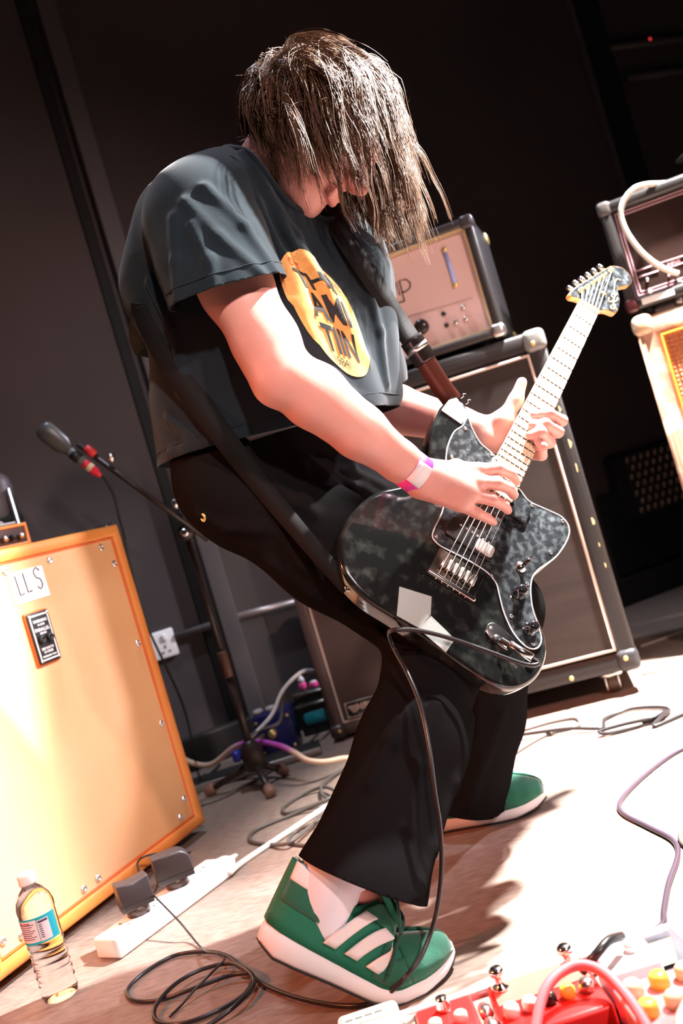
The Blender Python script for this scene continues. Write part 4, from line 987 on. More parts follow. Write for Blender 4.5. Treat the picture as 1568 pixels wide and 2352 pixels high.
hs2 = (P(628, 640, 1.44)-P(412, 704, 1.44)).normalized(); slax = hs2.cross(Vector((0, 1, 0.10))); slax = slax if slax.z < 0 else -slax
cut_mesh(shirt, [(P(640, 425, 1.61)-off, (hp(0, -0.02)-NB).normalized()*0.8+Vector((0, 0, 0.3)), 0.105),
                 (Vector((-0.09, 1.69, 0.792))-off, Vector((-0.04, 0, -1)), None)])
solidify(shirt, 0.002)
V3, Q3 = SR.mesh(2); sl1 = mobj('sleeve', V3, Q3, M_sh, shirt, world=True)
cut_mesh(sl1, [(P(520, 672, 1.45)-off, slax, None)]); solidify(sl1, 0.002)
V3, Q3 = SLf.mesh(2); sl2 = mobj('sleeve', V3, Q3, M_sh, shirt, world=True)
cut_mesh(sl2, [(lerp(L_SH, L_EL, 0.86)-off, (L_EL-L_SH), None)]); solidify(sl2, 0.002)
# collar rib, hems
def loops(o):
    bm = bmesh.new(); bm.from_mesh(o.data); be = [e for e in bm.edges if e.is_boundary]; adj = {}
    for e in be:
        a, b = e.verts; adj.setdefault(a.index, []).append(b.index); adj.setdefault(b.index, []).append(a.index)
    co = {v.index: v.co.copy() for v in bm.verts if v.index in adj}; bm.free(); out = []; seen = set()
    for st in adj:
        if st in seen: continue
        lp = [st]; seen.add(st); cur = st
        while True:
            nx = [n for n in adj[cur] if n not in seen]
            if not nx: break
            cur = nx[0]; seen.add(cur); lp.append(cur)
        if len(lp) > 30: out.append([co[i] for i in lp])
    return out
def smooth_loop(pts, it=6):
    for _ in range(it): pts = [(pts[i-1]+pts[i]*2+pts[(i+1) % len(pts)])/4 for i in range(len(pts))]
    return pts
def resample(pts, n):
    return [pts[int(i*len(pts)/n)] for i in range(n)]
for lp in loops(shirt):
    mz = sum(p.z for p in lp)/len(lp)
    if mz > 0.95: mobj('collar', *tube(smooth_loop(resample(smooth_loop(lp), 60), 2), 0.0055, 8, closed=True), M_sh, shirt)
for (o_, up_) in ((sl1, -slax.normalized()), (shirt, Vector((0, 0, 1)))):
    me_ = o_.data; tr_ = BVHTree.FromPolygons([v.co for v in me_.vertices], [tuple(p.vertices) for p in me_.polygons])
    for lp in loops(o_):
        if o_ is shirt and sum(p.z for p in lp)/len(lp) > 0.95: continue
        ln_ = []
        for p in resample(smooth_loop(lp), 80):
            r_ = tr_.find_nearest(p+up_*0.020); ln_.append(r_[0]+r_[1]*0.0003)
        mobj('hem_stitch', *tube(smooth_loop(ln_, 1), 0.0011, 6, closed=True), M_sh, shirt)
bv = BVHTree.FromPolygons([tuple(v) for v in V], [tuple(int(i) for i in q) for q in Q])
def on_shirt(p, d, lift=0.0015):
    loc, nrm, i, dist = bv.ray_cast(p, d)
    if loc is None: return None
    if nrm.dot(d) > 0: nrm = -nrm
    return loc+nrm*lift
# chest print
ctr = S.hit(757, 715); 
cn = Vector((0.62, -0.72, 0.22)).normalized()
cu = (CU-cn*cn.dot(CU)).normalized(); crr = (CR-cn*cn.dot(CR)).normalized()
M_or_print = mat('orange_print', (0.72, 0.36, 0.10), 0.7, var=((0.60, 0.27, 0.07), 60, 0.45, 0.7))
M_bk_print = mat('black_print', (0.012, 0.013, 0.016), 0.75)
M_rd_print = mat('red_print', (0.62, 0.08, 0.04), 0.7)
PW, PHT = 0.066, 0.082
def put(x, y, lift): 
    p = ctr+crr*(x-0.42*y)+cu*y; return on_shirt(p+cn*0.15, -cn, lift)
mb = MB(); NR, NA = 16, 48; Vp = [put(0, 0, 0.0016)]; okk = True
for i in range(1, NR+1):
    for k in range(NA):
        a = 2*math.pi*k/NA; q = put(PW*i/NR*math.cos(a), PHT*i/NR*math.sin(a), 0.0016); Vp.append(q if q is not None else Vp[-1])
Fp = [(0, 1+k, 1+(k+1) % NA) for k in range(NA)]
for i in range(NR-1):
    for k in range(NA):
        l = (k+1) % NA; Fp.append((1+i*NA+k, 1+(i+1)*NA+k, 1+(i+1)*NA+l, 1+i*NA+l))
mobj('chest_print', Vp, Fp, M_or_print, shirt, world=True, label='worn orange circle print')
def draped_text(s, size, x, y, m, name, sx=1.0, lift=0.0026, bold=0.0):
    V, Fc = text_mesh(s, size, 0.0, bold, sx=sx)
    bm = bmesh.new(); vs = [bm.verts.new(v) for v in V]
    for f in Fc:
        try: bm.faces.new([vs[i] for i in f])
        except ValueError: pass
    bmesh.ops.triangulate(bm, faces=list(bm.faces)); 
    for _ in range(2):
        lo = [e for e in bm.edges if e.calc_length() > 0.006]
        if lo: bmesh.ops.subdivide_edges(bm, edges=lo, cuts=2); bmesh.ops.triangulate(bm, faces=[f for f in bm.faces if len(f.verts) > 3])
    bm.verts.index_update(); out = []
    for v in bm.verts:
        q = put(v.co.x+x, v.co.y+y, lift); out.append(q if q is not None else ctr)
    fc = [tuple(v.index for v in f.verts) for f in bm.faces]; bm.free()
    mobj(name, out, fc, m, shirt, smooth=False, world=True)
draped_text('THE', 0.034, -0.006, 0.036, M_bk_print, 'print_lettering', 0.95, bold=0.0012)
draped_text('AMI', 0.047, -0.002, -0.001, M_bk_print, 'print_lettering', 0.80, bold=0.0012)
draped_text('TIIN', 0.047, 0.000, -0.042, M_bk_print, 'print_lettering', 0.70, bold=0.0012)
draped_text('1984/', 0.016, -0.010, -0.068, M_bk_print, 'print_lettering', 0.9)
draped_text('S T', 0.016, -0.026, 0.058, M_rd_print, 'print_lettering', 1.1)
draped_text('MES', 0.013, 0.038, 0.046, M_rd_print, 'print_lettering', 0.9)
# sleeve hem stitch
# --- wristband
wa = (KN[1]-R_EL).normalized(); wc = lerp(R_EL, R_WR, 0.955)
W0_ = Field(wc-Vector((0.06, 0.06, 0.06)), wc+Vector((0.06, 0.06, 0.06)), 0.002)
M_pinkb = mat('pink_wristband', (0.85, 0.06, 0.42), 0.45)
M_wlab = mat('wristband_label', (0.75, 0.70, 0.72), 0.5)
ax = (R_WR-R_EL).normalized(); e1 = ax.cross(Vector((0, 1, 0))).normalized(); e2 = ax.cross(e1)
def bandpts(rad, a0, a1, n=40): return [wc+(e1*math.cos(a)+e2*math.sin(a))*rad for a in [a0+(a1-a0)*k/n for k in range(n+1)]]
bp = bandpts(0.0305, 0, 2*math.pi); wbnd = mobj('wristband', *ribbon(bp, [ax]*len(bp), 0.026, 0.0012), M_pinkb, pr, world=True)
ca = math.atan2((Vector((0, -1, -0.25))).dot(e2), (Vector((0, -1, -0.25))).dot(e1))
bp = bandpts(0.0318, ca-0.75, ca+0.45, 14); mobj('band_label', *ribbon(bp, [ax]*len(bp), 0.025, 0.0008), M_wlab, wbnd, world=True)
# ================================================================== hair
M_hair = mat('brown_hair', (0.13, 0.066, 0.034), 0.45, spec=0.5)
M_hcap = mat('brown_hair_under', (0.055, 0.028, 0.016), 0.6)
HC = hp(-0.014, 0.032); HR3 = (0.098, 0.086, 0.076)
Hc = Field(HO-Vector((0.17, 0.17, 0.17)), HO+Vector((0.17, 0.17, 0.17)), 0.003)
Hc.ell(HC+hU*0.004-hF*0.006, HA, (0.106, 0.096, 0.087), 0.01)
Hc.ell(hp(0.075, -0.045), HA, (0.075, 0.080, 0.12), 0.012, sub=True)
V, Q = Hc.mesh(2)
hair = mobj('hair', V, Q, M_hcap, pr, world=True, label='chin-length brown hair hanging over the face')
def ell_push(p, sc):
    d = p-HC; a = Vector((d.dot(hF)/(HR3[0]*sc), d.dot(hU)/(HR3[1]*sc), d.dot(hR)/(HR3[2]*sc)))
    L = a.length
    return (HC+d/L, True) if L < 1.0 else (p, False)
crown = Vector((-0.55, 0.83, 0.0)).normalized()
def scalp(dirv, sc=1.0):
    return HC+hF*dirv.x*HR3[0]*sc+hU*dirv.y*HR3[1]*sc+hR*dirv.z*HR3[2]*sc
DOWN = Vector((0, 0, -1))
def guide(rd, nape=False):
    while True:
        if nape:
            v = Vector((-0.95+0.70*rd.random(), -0.60+0.95*rd.random(), 0.0+0.85*rd.random())).normalized(); break
        v = Vector((rd.gauss(0, 1), rd.gauss(0, 1), rd.gauss(0, 1))).normalized()
        # hairy part of the scalp: not the face, not low on the neck
        if v.x > 0.55 and v.y < 0.62: continue
        if v.x > 0.10 and v.y < 0.10: continue
        if v.y < -0.80: continue
        if v.x > 0.25 and v.z > 0.12 and rd.random() < 0.88: continue
        break
    lay = 1.08+0.30*rd.random()
    if nape: lay += 0.08
    p = scalp(v, 1.02)
    nrm = (hF*v.x+hU*v.y+hR*v.z).normalized()
    t = (v-crown*v.dot(crown)); t = t.normalized() if t.length > 1e-3 else Vector((1, 0, 0))
    td = (hF*t.x+hU*t.y+hR*t.z); td = (td-nrm*td.dot(nrm)).normalized()
    L = 0.15+0.06*rd.random()
    if nape: L = 0.13+0.06*rd.random()
    if v.z > 0.35 and not nape: L = 0.17+0.06*rd.random()
    if v.x > 0.15: L = 0.17+0.08*rd.random()
    if v.x < -0.4 and v.y < 0.2 and not nape: L = 0.13+0.06*rd.random()
    n = 18; ds = L/n; d = (td*1.0+nrm*(0.08+0.22*rd.random())).normalized(); pts = [p.copy()]
    ph = rd.random()*6.28; wv = 0.14+0.26*rd.random(); wf = 50+30*rd.random()
    side = d.cross(nrm).normalized()
    for i in range(n):
        d = (d+DOWN*(0.20+0.14*i/n)+side*math.sin(ph+wf*i*ds)*wv*0.6+Vector((rd.gauss(0, .035), rd.gauss(0, .035), rd.gauss(0, .035)))).normalized()
        p = p+d*ds
        q = p-HC; L_ = Vector((q.dot(hF)/HR3[0], q.dot(hU)/HR3[1], q.dot(hR)/HR3[2])).length
        li = 1.03+(lay-1.03)*min(1.0, i/7); nn_ = q.normalized()
        if L_ < li:
            p = HC+q*(li/L_); dn_ = d.dot(nn_)
            if dn_ < 0: d = (d-nn_*dn_*0.95).normalized()
        elif nn_.z > -0.05:
            p = HC+q*((li*0.75+L_*0.25)/L_); dn_ = d.dot(nn_)
            if dn_ > 0: d = (d-nn_*dn_*0.8).normalized()
        pts.append(p.copy())
    return pts
rd = random.Random(11)
NG, NCH = 760, 13
Vh = []; Fh = []
def add_strand(pts, r):
    n = len(pts); b = len(Vh)
    for i in range(n):
        t = (pts[min(i+1, n-1)]-pts[max(i-1, 0)]).normalized(); x = t.orthogonal().normalized(); y = t.cross(x)
        rr_ = r*(1-0.75*(i/(n-1))**2)
        for k in range(3):
            a = 2.0944*k; q = pts[i]+(x*math.cos(a)+y*math.sin(a))*rr_; Vh.append((q.x, q.y, q.z))
    for i in range(n-1):
        for k in range(3):
            l = (k+1) % 3; Fh.append((b+i*3+k, b+i*3+l, b+(i+1)*3+l, b+(i+1)*3+k))
ZTOP = P(800, 86, 1.58).z
for g in range(NG):
    gp = guide(rd, g % 5 == 0)
    while max(q.z for q in gp) > ZTOP+0.010: gp = guide(rd)
    for c in range(NCH):
        o0 = Vector((rd.gauss(0, 1), rd.gauss(0, 1), rd.gauss(0, 1)))*0.0065; o1 = Vector((rd.gauss(0, 1), rd.gauss(0, 1), rd.gauss(0, 1)))*(0.0025 if rd.random() < 0.85 else 0.010)
        m = len(gp) if rd.random() < 0.7 else max(8, int(len(gp)*(0.6+0.4*rd.random())))
        add_strand([gp[i]+o0.lerp(o1, i/(len(gp)-1)) for i in range(m)], 0.00045+0.00035*rd.random())
# stray fly-away hairs
for g in range(260):
    gp = guide(rd); k = rd.randint(1, 16); base = gp[k]; nrm = (base-HC).normalized()
    d = (nrm*0.7+Vector((rd.gauss(0, .5), rd.gauss(0, .5), rd.gauss(0, .5)))).normalized(); p = base.copy(); pts = [p.copy()]
    cv = Vector((rd.gauss(0, .16), rd.gauss(0, .16), rd.gauss(0, .16)))
    for i in range(9):
        d = (d+cv+DOWN*0.04).normalized(); p = p+d*0.0042; pts.append(p.copy())
    add_strand(pts, 0.0004)
strands = mobj('hair_strands', np.array(Vh), np.array(Fh), M_hair, hair, world=True); strands['kind'] = 'stuff'
# forearm hair is left to the light
# ================================================================== trainers
M_green = mat('green_suede', (0.008, 0.135, 0.078), 0.8, bump=(260, 0.5, 0.001), var=((0.006, 0.10, 0.060), 18, 0.4, 0.65), sheen=0.3)
M_green2 = mat('green_mesh', (0.006, 0.165, 0.095), 0.7, bump=(420, 0.6, 0.001))
M_sole = mat('white_midsole', (0.80, 0.78, 0.82), 0.5, bump=(60, 0.1, 0.001))
M_leath = mat('white_leather', (0.80, 0.76, 0.77), 0.45)
M_sock = mat('white_sock', (0.76, 0.78, 0.88), 0.85, bump=((300, 300, 500), 0.4, 0.001))
M_lace = mat('dark_green_lace', (0.004, 0.06, 0.045), 0.7)
M_tread = mat('black_tread', (0.02, 0.018, 0.018), 0.8)
def itp(tab, x):
    xs = [t[0] for t in tab]; return float(np.interp(x, xs, [t[1] for t in tab]))
SW = [(0, .010), (.006, .020), (.02, .030), (.05, .036), (.11, .036), (.16, .042), (.21, .050), (.245, .048), (.275, .036), (.293, .022), (.302, .010)]
ST = [(0, .040), (.05, .036), (.12, .030), (.20, .026), (.26, .027), (.302, .034)]
SBt = [(0, .008), (.02, .0), (.24, .0), (.28, .006), (.302, .016)]
UH = [(0.0, .128), (.03, .126), (.06, .120), (.10, .122), (.125, .118), (.15, .104), (.18, .090), (.21, .076), (.24, .066), (.27, .056), (.29, .046), (.298, .038)]
UO = [(0, .72), (.03, .54), (.06, .42), (.09, .48), (.115, .66), (.135, 1.0), (.30, 1.0)]
def make_shoe(origin, heading, phi, label):
    hx = Vector((heading[0], heading[1], 0)).normalized(); hy = Vector((-hx.y, hx.x, 0)); xb = 0.195
    def bend(x, y, z):
        d = xb+0.02-x; lb = 0.055
        if phi == 0 or d <= 0: cx, cz, a = x, 0.0, 0.0
        else:
            R_ = lb/phi
            if d <= lb: a = phi*d/lb; cx = xb+0.02-R_*math.sin(a); cz = R_*(1-math.cos(a))
            else: a = phi; cx = xb+0.02-R_*math.sin(a)-(d-lb)*math.cos(a); cz = R_*(1-math.cos(a))+(d-lb)*math.sin(a)
        X = cx+z*math.sin(a)-xb; Z = cz+z*math.cos(a)
        return Vector(origin)+hx*X+hy*y+Vector((0, 0, Z))
    def surf(x, s, side, lift=0.0):
        w = itp(SW, x)-0.003+lift; b = itp(ST, x)-0.006; h = itp(UH, x)+lift; c, sn = math.cos(s), math.sin(s)
        return bend(x, side*w*max(c, 0)**0.75, b+(h-b)*max(sn, 0)**0.85)
    xs = [0.302*(0.5-0.5*math.cos(math.pi*i/30)) for i in range(31)]
    # sole
    V = []; Fc = []; n = 31
    for x in xs:
        w = itp(SW, x); t = itp(ST, x); b = itp(SBt, x)
        for (yy, zz) in ((-w+.004, b), (-w-.001, b+.005), (-w-.002, (b+t)/2), (-w+.001, t), (w-.001, t), (w+.002, (b+t)/2), (w+.001, b+.005), (w-.004, b)): V.append(bend(x, yy, zz))
    for i in range(n-1):
        for k in range(8): l = (k+1) % 8; Fc.append((i*8+k, (i+1)*8+k, (i+1)*8+l, i*8+l))
    Fc.append(tuple(range(8))); Fc.append(tuple((n-1)*8+k for k in range(7, -1, -1)))
    shoe = mobj('shoe', V, Fc, M_sole, pr, world=True, label=label)
    V2 = []; F2 = []
    for i, x in enumerate(xs[1:-1]):
        w = itp(SW, x)-0.002; b = itp(SBt, x)-0.0022
        for (yy, zz) in ((-w, b), (w, b), (w, b+.003), (-w, b+.003)): V2.append(bend(x, yy, zz))
    for i in range(n-3):
        for k in range(4): l = (k+1) % 4; F2.append((i*4+k, (i+1)*4+k, (i+1)*4+l, i*4+l))
    mobj('tread', V2, F2, M_tread, shoe, world=True)
    # upper
    V = []; Fc = []; m = 9; ux = [0.002+0.294*i/34 for i in range(35)]
    for side in (-1, 1):
        b0 = len(V)
        for x in ux:
            so = itp(UO, x)*math.pi/2
            for k in range(m): V.append(surf(x, so*k/(m-1), side))
        for i in range(len(ux)-1):
            for k in range(m-1):
                f = (b0+i*m+k, b0+(i+1)*m+k, b0+(i+1)*m+k+1, b0+i*m+k+1); Fc.append(f if side < 0 else f[::-1])
    b0 = len(V)
    for side in (-1, 1): pass
    for k in range(m-1): Fc.append((k, k+1, len(ux)*m+k+1, len(ux)*m+k))       # heel seam
    up = mobj('upper', V, Fc, M_green2, shoe, world=True); solidify(up, 0.004, 1.0)
    # suede toe and side overlays
    def patch(x0, x1, s0, s1, side, m_, nm, lift=0.003, nx=14, ns=6, slant=0.0, both=False):
        V = []; Fc = []
        for i in range(nx+1):
            for k in range(ns+1):
                s = s0+(s1-s0)*k/ns; x = x0+(x1-x0)*i/nx+slant*(s-s0)/(s1-s0+1e-9); s = min(s, itp(UO, x)*math.pi/2*0.97)
                V.append(surf(min(max(x, 0.002), 0.298), s, side, lift))
        for i in range(nx):
            for k in range(ns):
                f = (i*(ns+1)+k, (i+1)*(ns+1)+k, (i+1)*(ns+1)+k+1, i*(ns+1)+k+1); Fc.append(f if side < 0 else f[::-1])
        o = mobj(nm, V, Fc, m_, shoe, world=True); solidify(o, 0.0015, 1.0); return o
    for side in (-1, 1):
        patch(0.225, 0.297, 0.05, 1.571, side, M_green, 'toe_overlay', 0.005)
        patch(0.150, 0.225, 0.05, 0.62, side, M_green, 'side_overlay', 0.005)
        patch(0.002, 0.055, 0.30, 0.75, side, M_green, 'heel_overlay', 0.005)
        patch(0.002, 0.030, 0.62, 1.0, side, M_leath, 'heel_tab', 0.006)
        patch(0.105, 0.150, 0.75, 1.25, side, M_green, 'eyestay', 0.006, slant=0.03)
        for k in range(3): patch(0.070+0.033*k, 0.089+0.033*k, 0.12, 0.78, side, M_leath, 'stripe', 0.0075, 4, 8, slant=0.040)
    # tongue
    tp = [bend(x, 0, z) for x, z in ((0.195, 0.088), (0.165, 0.102), (0.14, 0.118), (0.118, 0.136), (0.102, 0.156))]
    mobj('tongue', *ribbon(cr(tp, 4), [hy]*17, [0.050]*17, 0.008), M_green2, shoe, world=True)
    tp2 = [bend(x, 0, z) for x, z in ((0.120, 0.135), (0.106, 0.150), (0.094, 0.164))]
    mobj('tongue_lining', *ribbon(cr(tp2, 4), [hy]*9, 0.054, 0.010), M_leath, shoe, world=True)
    for k in range(5):
        x = 0.205-0.017*k; z = itp(UH, x)+0.008
        pts = [bend(x-0.004, -0.026, z-0.016), bend(x, -0.012, z), bend(x+0.004, 0.012, z), bend(x-0.004, 0.026, z-0.016)]
        mobj('lace', *tube(cr(pts, 4), 0.0026, 6), M_lace, shoe, world=True)
    zt = itp(UH, 0.135)+0.014
    for s in (-1, 1):
        lp = [bend(0.136, 0, zt), bend(0.128, s*0.020, zt+0.022), bend(0.140, s*0.046, zt+0.002), bend(0.158, s*0.052, zt-0.030), bend(0.160, s*0.034, zt-0.014), bend(0.140, s*0.006, zt)]
        mobj('lace_loop', *tube(cr(lp, 5), 0.0022, 6), M_lace, shoe, world=True)
        le = [bend(0.138, 0, zt), bend(0.158, s*0.040, zt-0.018), bend(0.172, s*0.056, zt-0.055), bend(0.168, s*0.058, zt-0.085)]
        mobj('lace_end', *tube(cr(le, 5), 0.0022, 6), M_lace, shoe, world=True)
    return bend
bR = make_shoe(G(885, 2283), (0.97, 0.24), math.radians(43), 'green trainer with white stripes, heel raised')
tl = G(1262, 1846); hL = Vector((0.98, -0.19, 0))
bL = make_shoe(tl-hL.normalized()*0.107+Vector((0, 0, 0.0025)), hL, 0.0, 'green trainer with white stripes, flat on the floor')
for (b, top, r1) in ((bR, lerp(HEM_R, R_KN, 0.16), 0.045), (bL, lerp(L_AN, L_KN, 0.16), 0.040)):
    a0, a1, a2 = b(0.085, 0, 0.045), b(0.064, 0, 0.085), b(0.058, 0, 0.125)
    pts = cr([a0, a1, a2, lerp(a2, top, 0.6), top], 5)
    mobj('sock', *tube(pts, [0.036+(r1-0.036)*min(1, i/(len(pts)*0.3)) for i in range(len(pts))], 20), M_sock, pr, world=True)
# ================================================================== strap, cables
def comb_hit(px, py, lift=0.006):
    c = [h for h in (S.hit(px, py), T.hit(px, py)) if h is not None]
    if not c: return None
    h = min(c, key=lambda q: q.y); d = ray(px, py).normalized(); return h-d*lift
M_strap = mat('black_webbing', (0.006, 0.0056, 0.006), 0.8, spec=0.2, bump=((300, 300, 300), 0.4, 0.001))
M_leather = mat('brown_leather', (0.085, 0.020, 0.010), 0.4)
M_buckle = mat('buckle_plastic', (0.02, 0.016, 0.015), 0.2)
# front run: over the left shoulder down to the upper horn
fp = []
for (x, y) in ((735, 445), (752, 484), (790, 545), (835, 612), (880, 682), (915, 738)):
    h = comb_hit(x, y, 0.007); fp.append(h if h is not None else P(x, y, fp[-1].y if fp else 1.70))
hornp = GP(1040, 922, -0.012)
ymid = fp[-1].y
fp2 = fp+[lerp(fp[-1], hornp, 0.22)]
def sides(pts, view=True, w=None):
    out = []
    for i in range(len(pts)):
        t = (pts[min(i+1, len(pts)-1)]-pts[max(i-1, 0)]).normalized(); v = (Vector(pts[i])-CAMP).normalized()
        s = t.cross(v).normalized(); out.append(s)
    return out
q = cr(fp2, 6); sd = sides(q)
def tilt(sd, q, k):      # turn the band partly edge-on
    return [(s+ (Vector(p)-CAMP).normalized()*k).normalized() for s, p in zip(sd, q)]
strap = mobj('strap', *ribbon(q, tilt(sd, q, 0.9), 0.042, 0.0025), M_strap, gt, world=True, label='black webbing shoulder strap')
q2 = cr([fp2[-1], lerp(fp[-1], hornp, 0.35), lerp(fp[-1], hornp, 0.5)], 4); mobj('buckle', *ribbon(q2, sides(q2), 0.040, 0.008), M_buckle, strap, world=True)
q2 = [lerp(fp[-1], hornp, t) for t in (0.30, 0.36)]; mobj('buckle_bar', *ribbon(q2, sides(q2), 0.040, 0.012), M_steel, strap, world=True)
q2 = cr([lerp(fp[-1], hornp, 0.46), lerp(fp[-1], hornp, 0.75)+Vector((0, 0.0, -0.006)), hornp], 5); mobj('leather_end', *ribbon(q2, sides(q2), [0.034]*len(q2), 0.0035), M_leather, strap, world=True)
# back run: round the back, down across the hip to the lower strap button
bp_ = []
for (x, y) in ((334, 700), (352, 752), (395, 835), (450, 915), (510, 1000), (575, 1085), (640, 1165)):
    h = comb_hit(x, y, 0.006); bp_.append(h if h is not None else P(x, y, 1.58))
bend_ = GP(800, 1352, -0.024)
bp_ += [lerp(bp_[-1], bend_, 0.5)+Vector((0, -0.012, 0)), bend_]
q = cr(bp_, 6); sd = sides(q); wd_ = [0.046-0.022*(i/(len(q)-1)) for i in range(len(q))]
mobj('strap', *ribbon(q, sd, wd_, 0.0025), M_strap, gt, world=True, label='black webbing shoulder strap')
# over the back of the shoulders, out of sight of the camera
bk = [fp[0], hp(-0.10, -0.13), Vector((-0.10, 1.80, 1.10)), Vector((-0.245, 1.77, 1.02)), bp_[0]]
q = cr(bk, 6); mobj('strap', *ribbon(q, sides(q), 0.044, 0.0025), M_strap, gt, world=True)
for (x, y, a) in ((1040, 922, -0.012), (800, 1352, -0.024)):
    b = GP(x, y, a); mobj('strap_button', *lathe([(0.004, -0.01), (0.004, 0.002), (0.008, 0.003), (0.008, 0.006), (0.004, 0.008)], 14, align(gz, b)), M_chrome, gt, world=True)
# guitar lead: plug, loop over the strap end, down past the leg to the floor
M_lead = mat('black_lead', (0.022, 0.020, 0.022), 0.30)
mlead = MB()
pj = GP(1150, 1470, 0.008); pe = GP(1222, 1512, 0.026)
lead = [pe, GP(1236, 1524, 0.028), GP(1205, 1526, 0.026), GP(1120, 1496, 0.022), GP(1040, 1468, 0.016), GP(960, 1448, 0.010), GP(905, 1447, 0.003), GP(893, 1456, -0.020), P(905, 1490, 1.475), P(935, 1545, 1.43), P(965, 1620, 1.39), P(985, 1720, 1.36), P(998, 1820, 1.34), P(1010, 1900, 1.33), P(1014, 1980, 1.325), P(1008, 2060, 1.32), P(993, 2130, 1.315), P(965, 2200, 1.295), P(930, 2245, 1.285)]
g1 = G(880, 2296, 0.005)
lead += [P(900, 2275, 1.300), g1, G(820, 2310, 0.005), G(740, 2305, 0.005), G(660, 2285, 0.005), G(600, 2258, 0.005), G(560, 2225, 0.005), G(520, 2195, 0.005), G(470, 2186, 0.006), G(400, 2195, 0.005), G(330, 2235, 0.005), G(292, 2275, 0.005), G(310, 2298, 0.005), G(370, 2296, 0.005), G(450, 2268, 0.012), G(530, 2240, 0.012), G(578, 2240, 0.012), G(560, 2285, 0.005), G(480, 2330, 0.005), G(410, 2352, 0.005), G(360, 2345, 0.005), G(358, 2310, 0.010), G(400, 2262, 0.012), G(460, 2228, 0.012), G(530, 2213, 0.012), G(572, 2232, 0.018), G(582, 2262, 0.012), G(540, 2310, 0.012), G(470, 2360, 0.005), G(420, 2390, 0.005), G(300, 2420, 0.005)]
V, Fc = tube(cr(lead, 7), 0.0034, 8)
gl_ = tag(mobj('guitar_lead', V, Fc, M_lead), 'black guitar lead hanging from the guitar and coiled beside the raised shoe', 'cable')
pl_ = MB().add(*tube([pj, lerp(pj, pe, 0.25), lerp(pj, pe, 0.26), pe], [0.0045, 0.0045, 0.0075, 0.0068], 14))
pl_.build('jack_plug', M_chrome, gl_, world=True)
pe2 = GP(1232, 1521, 0.027)
def cable(pts, r, m, name, label, n=7, cat='cable'):
    return tag(mobj(name, *tube(cr(pts, n), r, 8), m), label, cat)
M_graycab = mat('grey_cable', (0.10, 0.085, 0.075), 0.45)
M_cream_cab = mat('cream_cable', (0.85, 0.70, 0.48), 0.45)
M_whitecab = mat('white_flex', (0.85, 0.82, 0.78), 0.45)
cable([G(785, 1770, .005), G(745, 1795, .012), G(738, 1822, .012), G(760, 1836, .012), G(770, 1818, .018), G(740, 1808, .012), G(690, 1828, .005), G(650, 1856, .005), G(660, 1868, .005), G(710, 1852, .008), G(765, 1832, .012), G(790, 1822, .012), G(740, 1870, .012), G(710, 1900, .012), G(665, 1935, .012), G(620, 1940, .005), G(574, 1930, .005), G(590, 1905, .005), G(680, 1868, .005), G(760, 1832, .020), G(800, 1800, .012), G(820, 1785, .005)], 0.0042, M_graycab, 'instrument_cable', 'grey cable coiled loosely on the floor behind the raised shoe')
cable([G(528, 2004, .012), G(560, 1978, .006), G(640, 1925, .006), G(720, 1872, .006), G(790, 1825, .006), G(850, 1790, .006), G(930, 1760, .006)], 0.0062, M_whitecab, 'mains_flex', 'white mains flex running from the extension strip towards the leg')
cable([G(880, 1952, .004), G(800, 1960, .004), G(720, 1944, .004), G(664, 1935, .004), G(680, 1910, .004), G(740, 1880, .016), G(800, 1830, .016)], 0.0036, M_graycab, 'thin_cable', 'thin grey cable curling out from behind the trouser leg')
cable([G(1100, 1790, .004), G(1160, 1745, .004), G(1250, 1690, .004), G(1325, 1668, .004), G(1320, 1650, .004), G(1260, 1660, .004), G(1180, 1682, .004), G(1080, 1700, .004)], 0.0045, M_graycab, 'speaker_cable', 'grey cable lying in front of the castored black cabinet')
cable([G(1180, 1690, .012), G(1300, 1674, .012), G(1380, 1672, .006), G(1390, 1650, .006), G(1450, 1628, .006), G(1525, 1625, .006), G(1530, 1640, .006), G(1470, 1665, .006), G(1400, 1684, .006), G(1376, 1680, .012), G(1430, 1664, .014), G(1500, 1648, .014), G(1530, 1634, .012), G(1500, 1668, .005), G(1568, 1640, .005), G(1640, 1610, .005)], 0.0042, M_lead, 'looped_cable', 'black cable lying in an oval loop in front of the castor')
cable([G(1600, 1705, .004), G(1540, 1735, .004), G(1470, 1790, .004), G(1425, 1840, .004), G(1430, 1868, .004), G(1490, 1900, .004), G(1545, 1930, .004), G(1556, 1965, .004), G(1535, 2030, .004), G(1524, 2090, .004), G(1520, 2125, .004), G(1470, 2150, .006), G(1400, 2190, .010), G(1340, 2220, .020)], 0.0042, mat('purple_black_cable', (0.045, 0.030, 0.045), 0.35), 'pedalboard_cable', 'dark cable snaking over the bright floor to the pedalboard')
cable([G(1620, 1880, .004), G(1568, 1905, .004), G(1566, 1935, .004), G(1600, 1960, .004)], 0.0042, M_graycab, 'thin_cable', 'short bend of grey cable beside the dark snaking cable')
for (a, lab) in (([G(1475, 1548, .004), G(1510, 1540, .004), G(1568, 1522, .004), G(1700, 1480, .004)], 'pale cable running straight along the floor beside the castored cabinet'), ([G(1470, 1485, .004), G(1520, 1468, .004), G(1568, 1450, .004), G(1680, 1415, .004)], 'thin pale cable on the floor close to the back wall')):
    cable(a, 0.0045, mat('pale_cable', (0.35, 0.30, 0.25), 0.5), 'floor_cable', lab, 4)
cable([G(462, 1850, .004), G(520, 1828, .004), G(560, 1806, .004), G(590, 1790, .004), G(640, 1760, .004), G(670, 1740, .004)], 0.004, M_graycab, 'floor_cable', 'thin brown cable running past the foot of the microphone stand', 4)
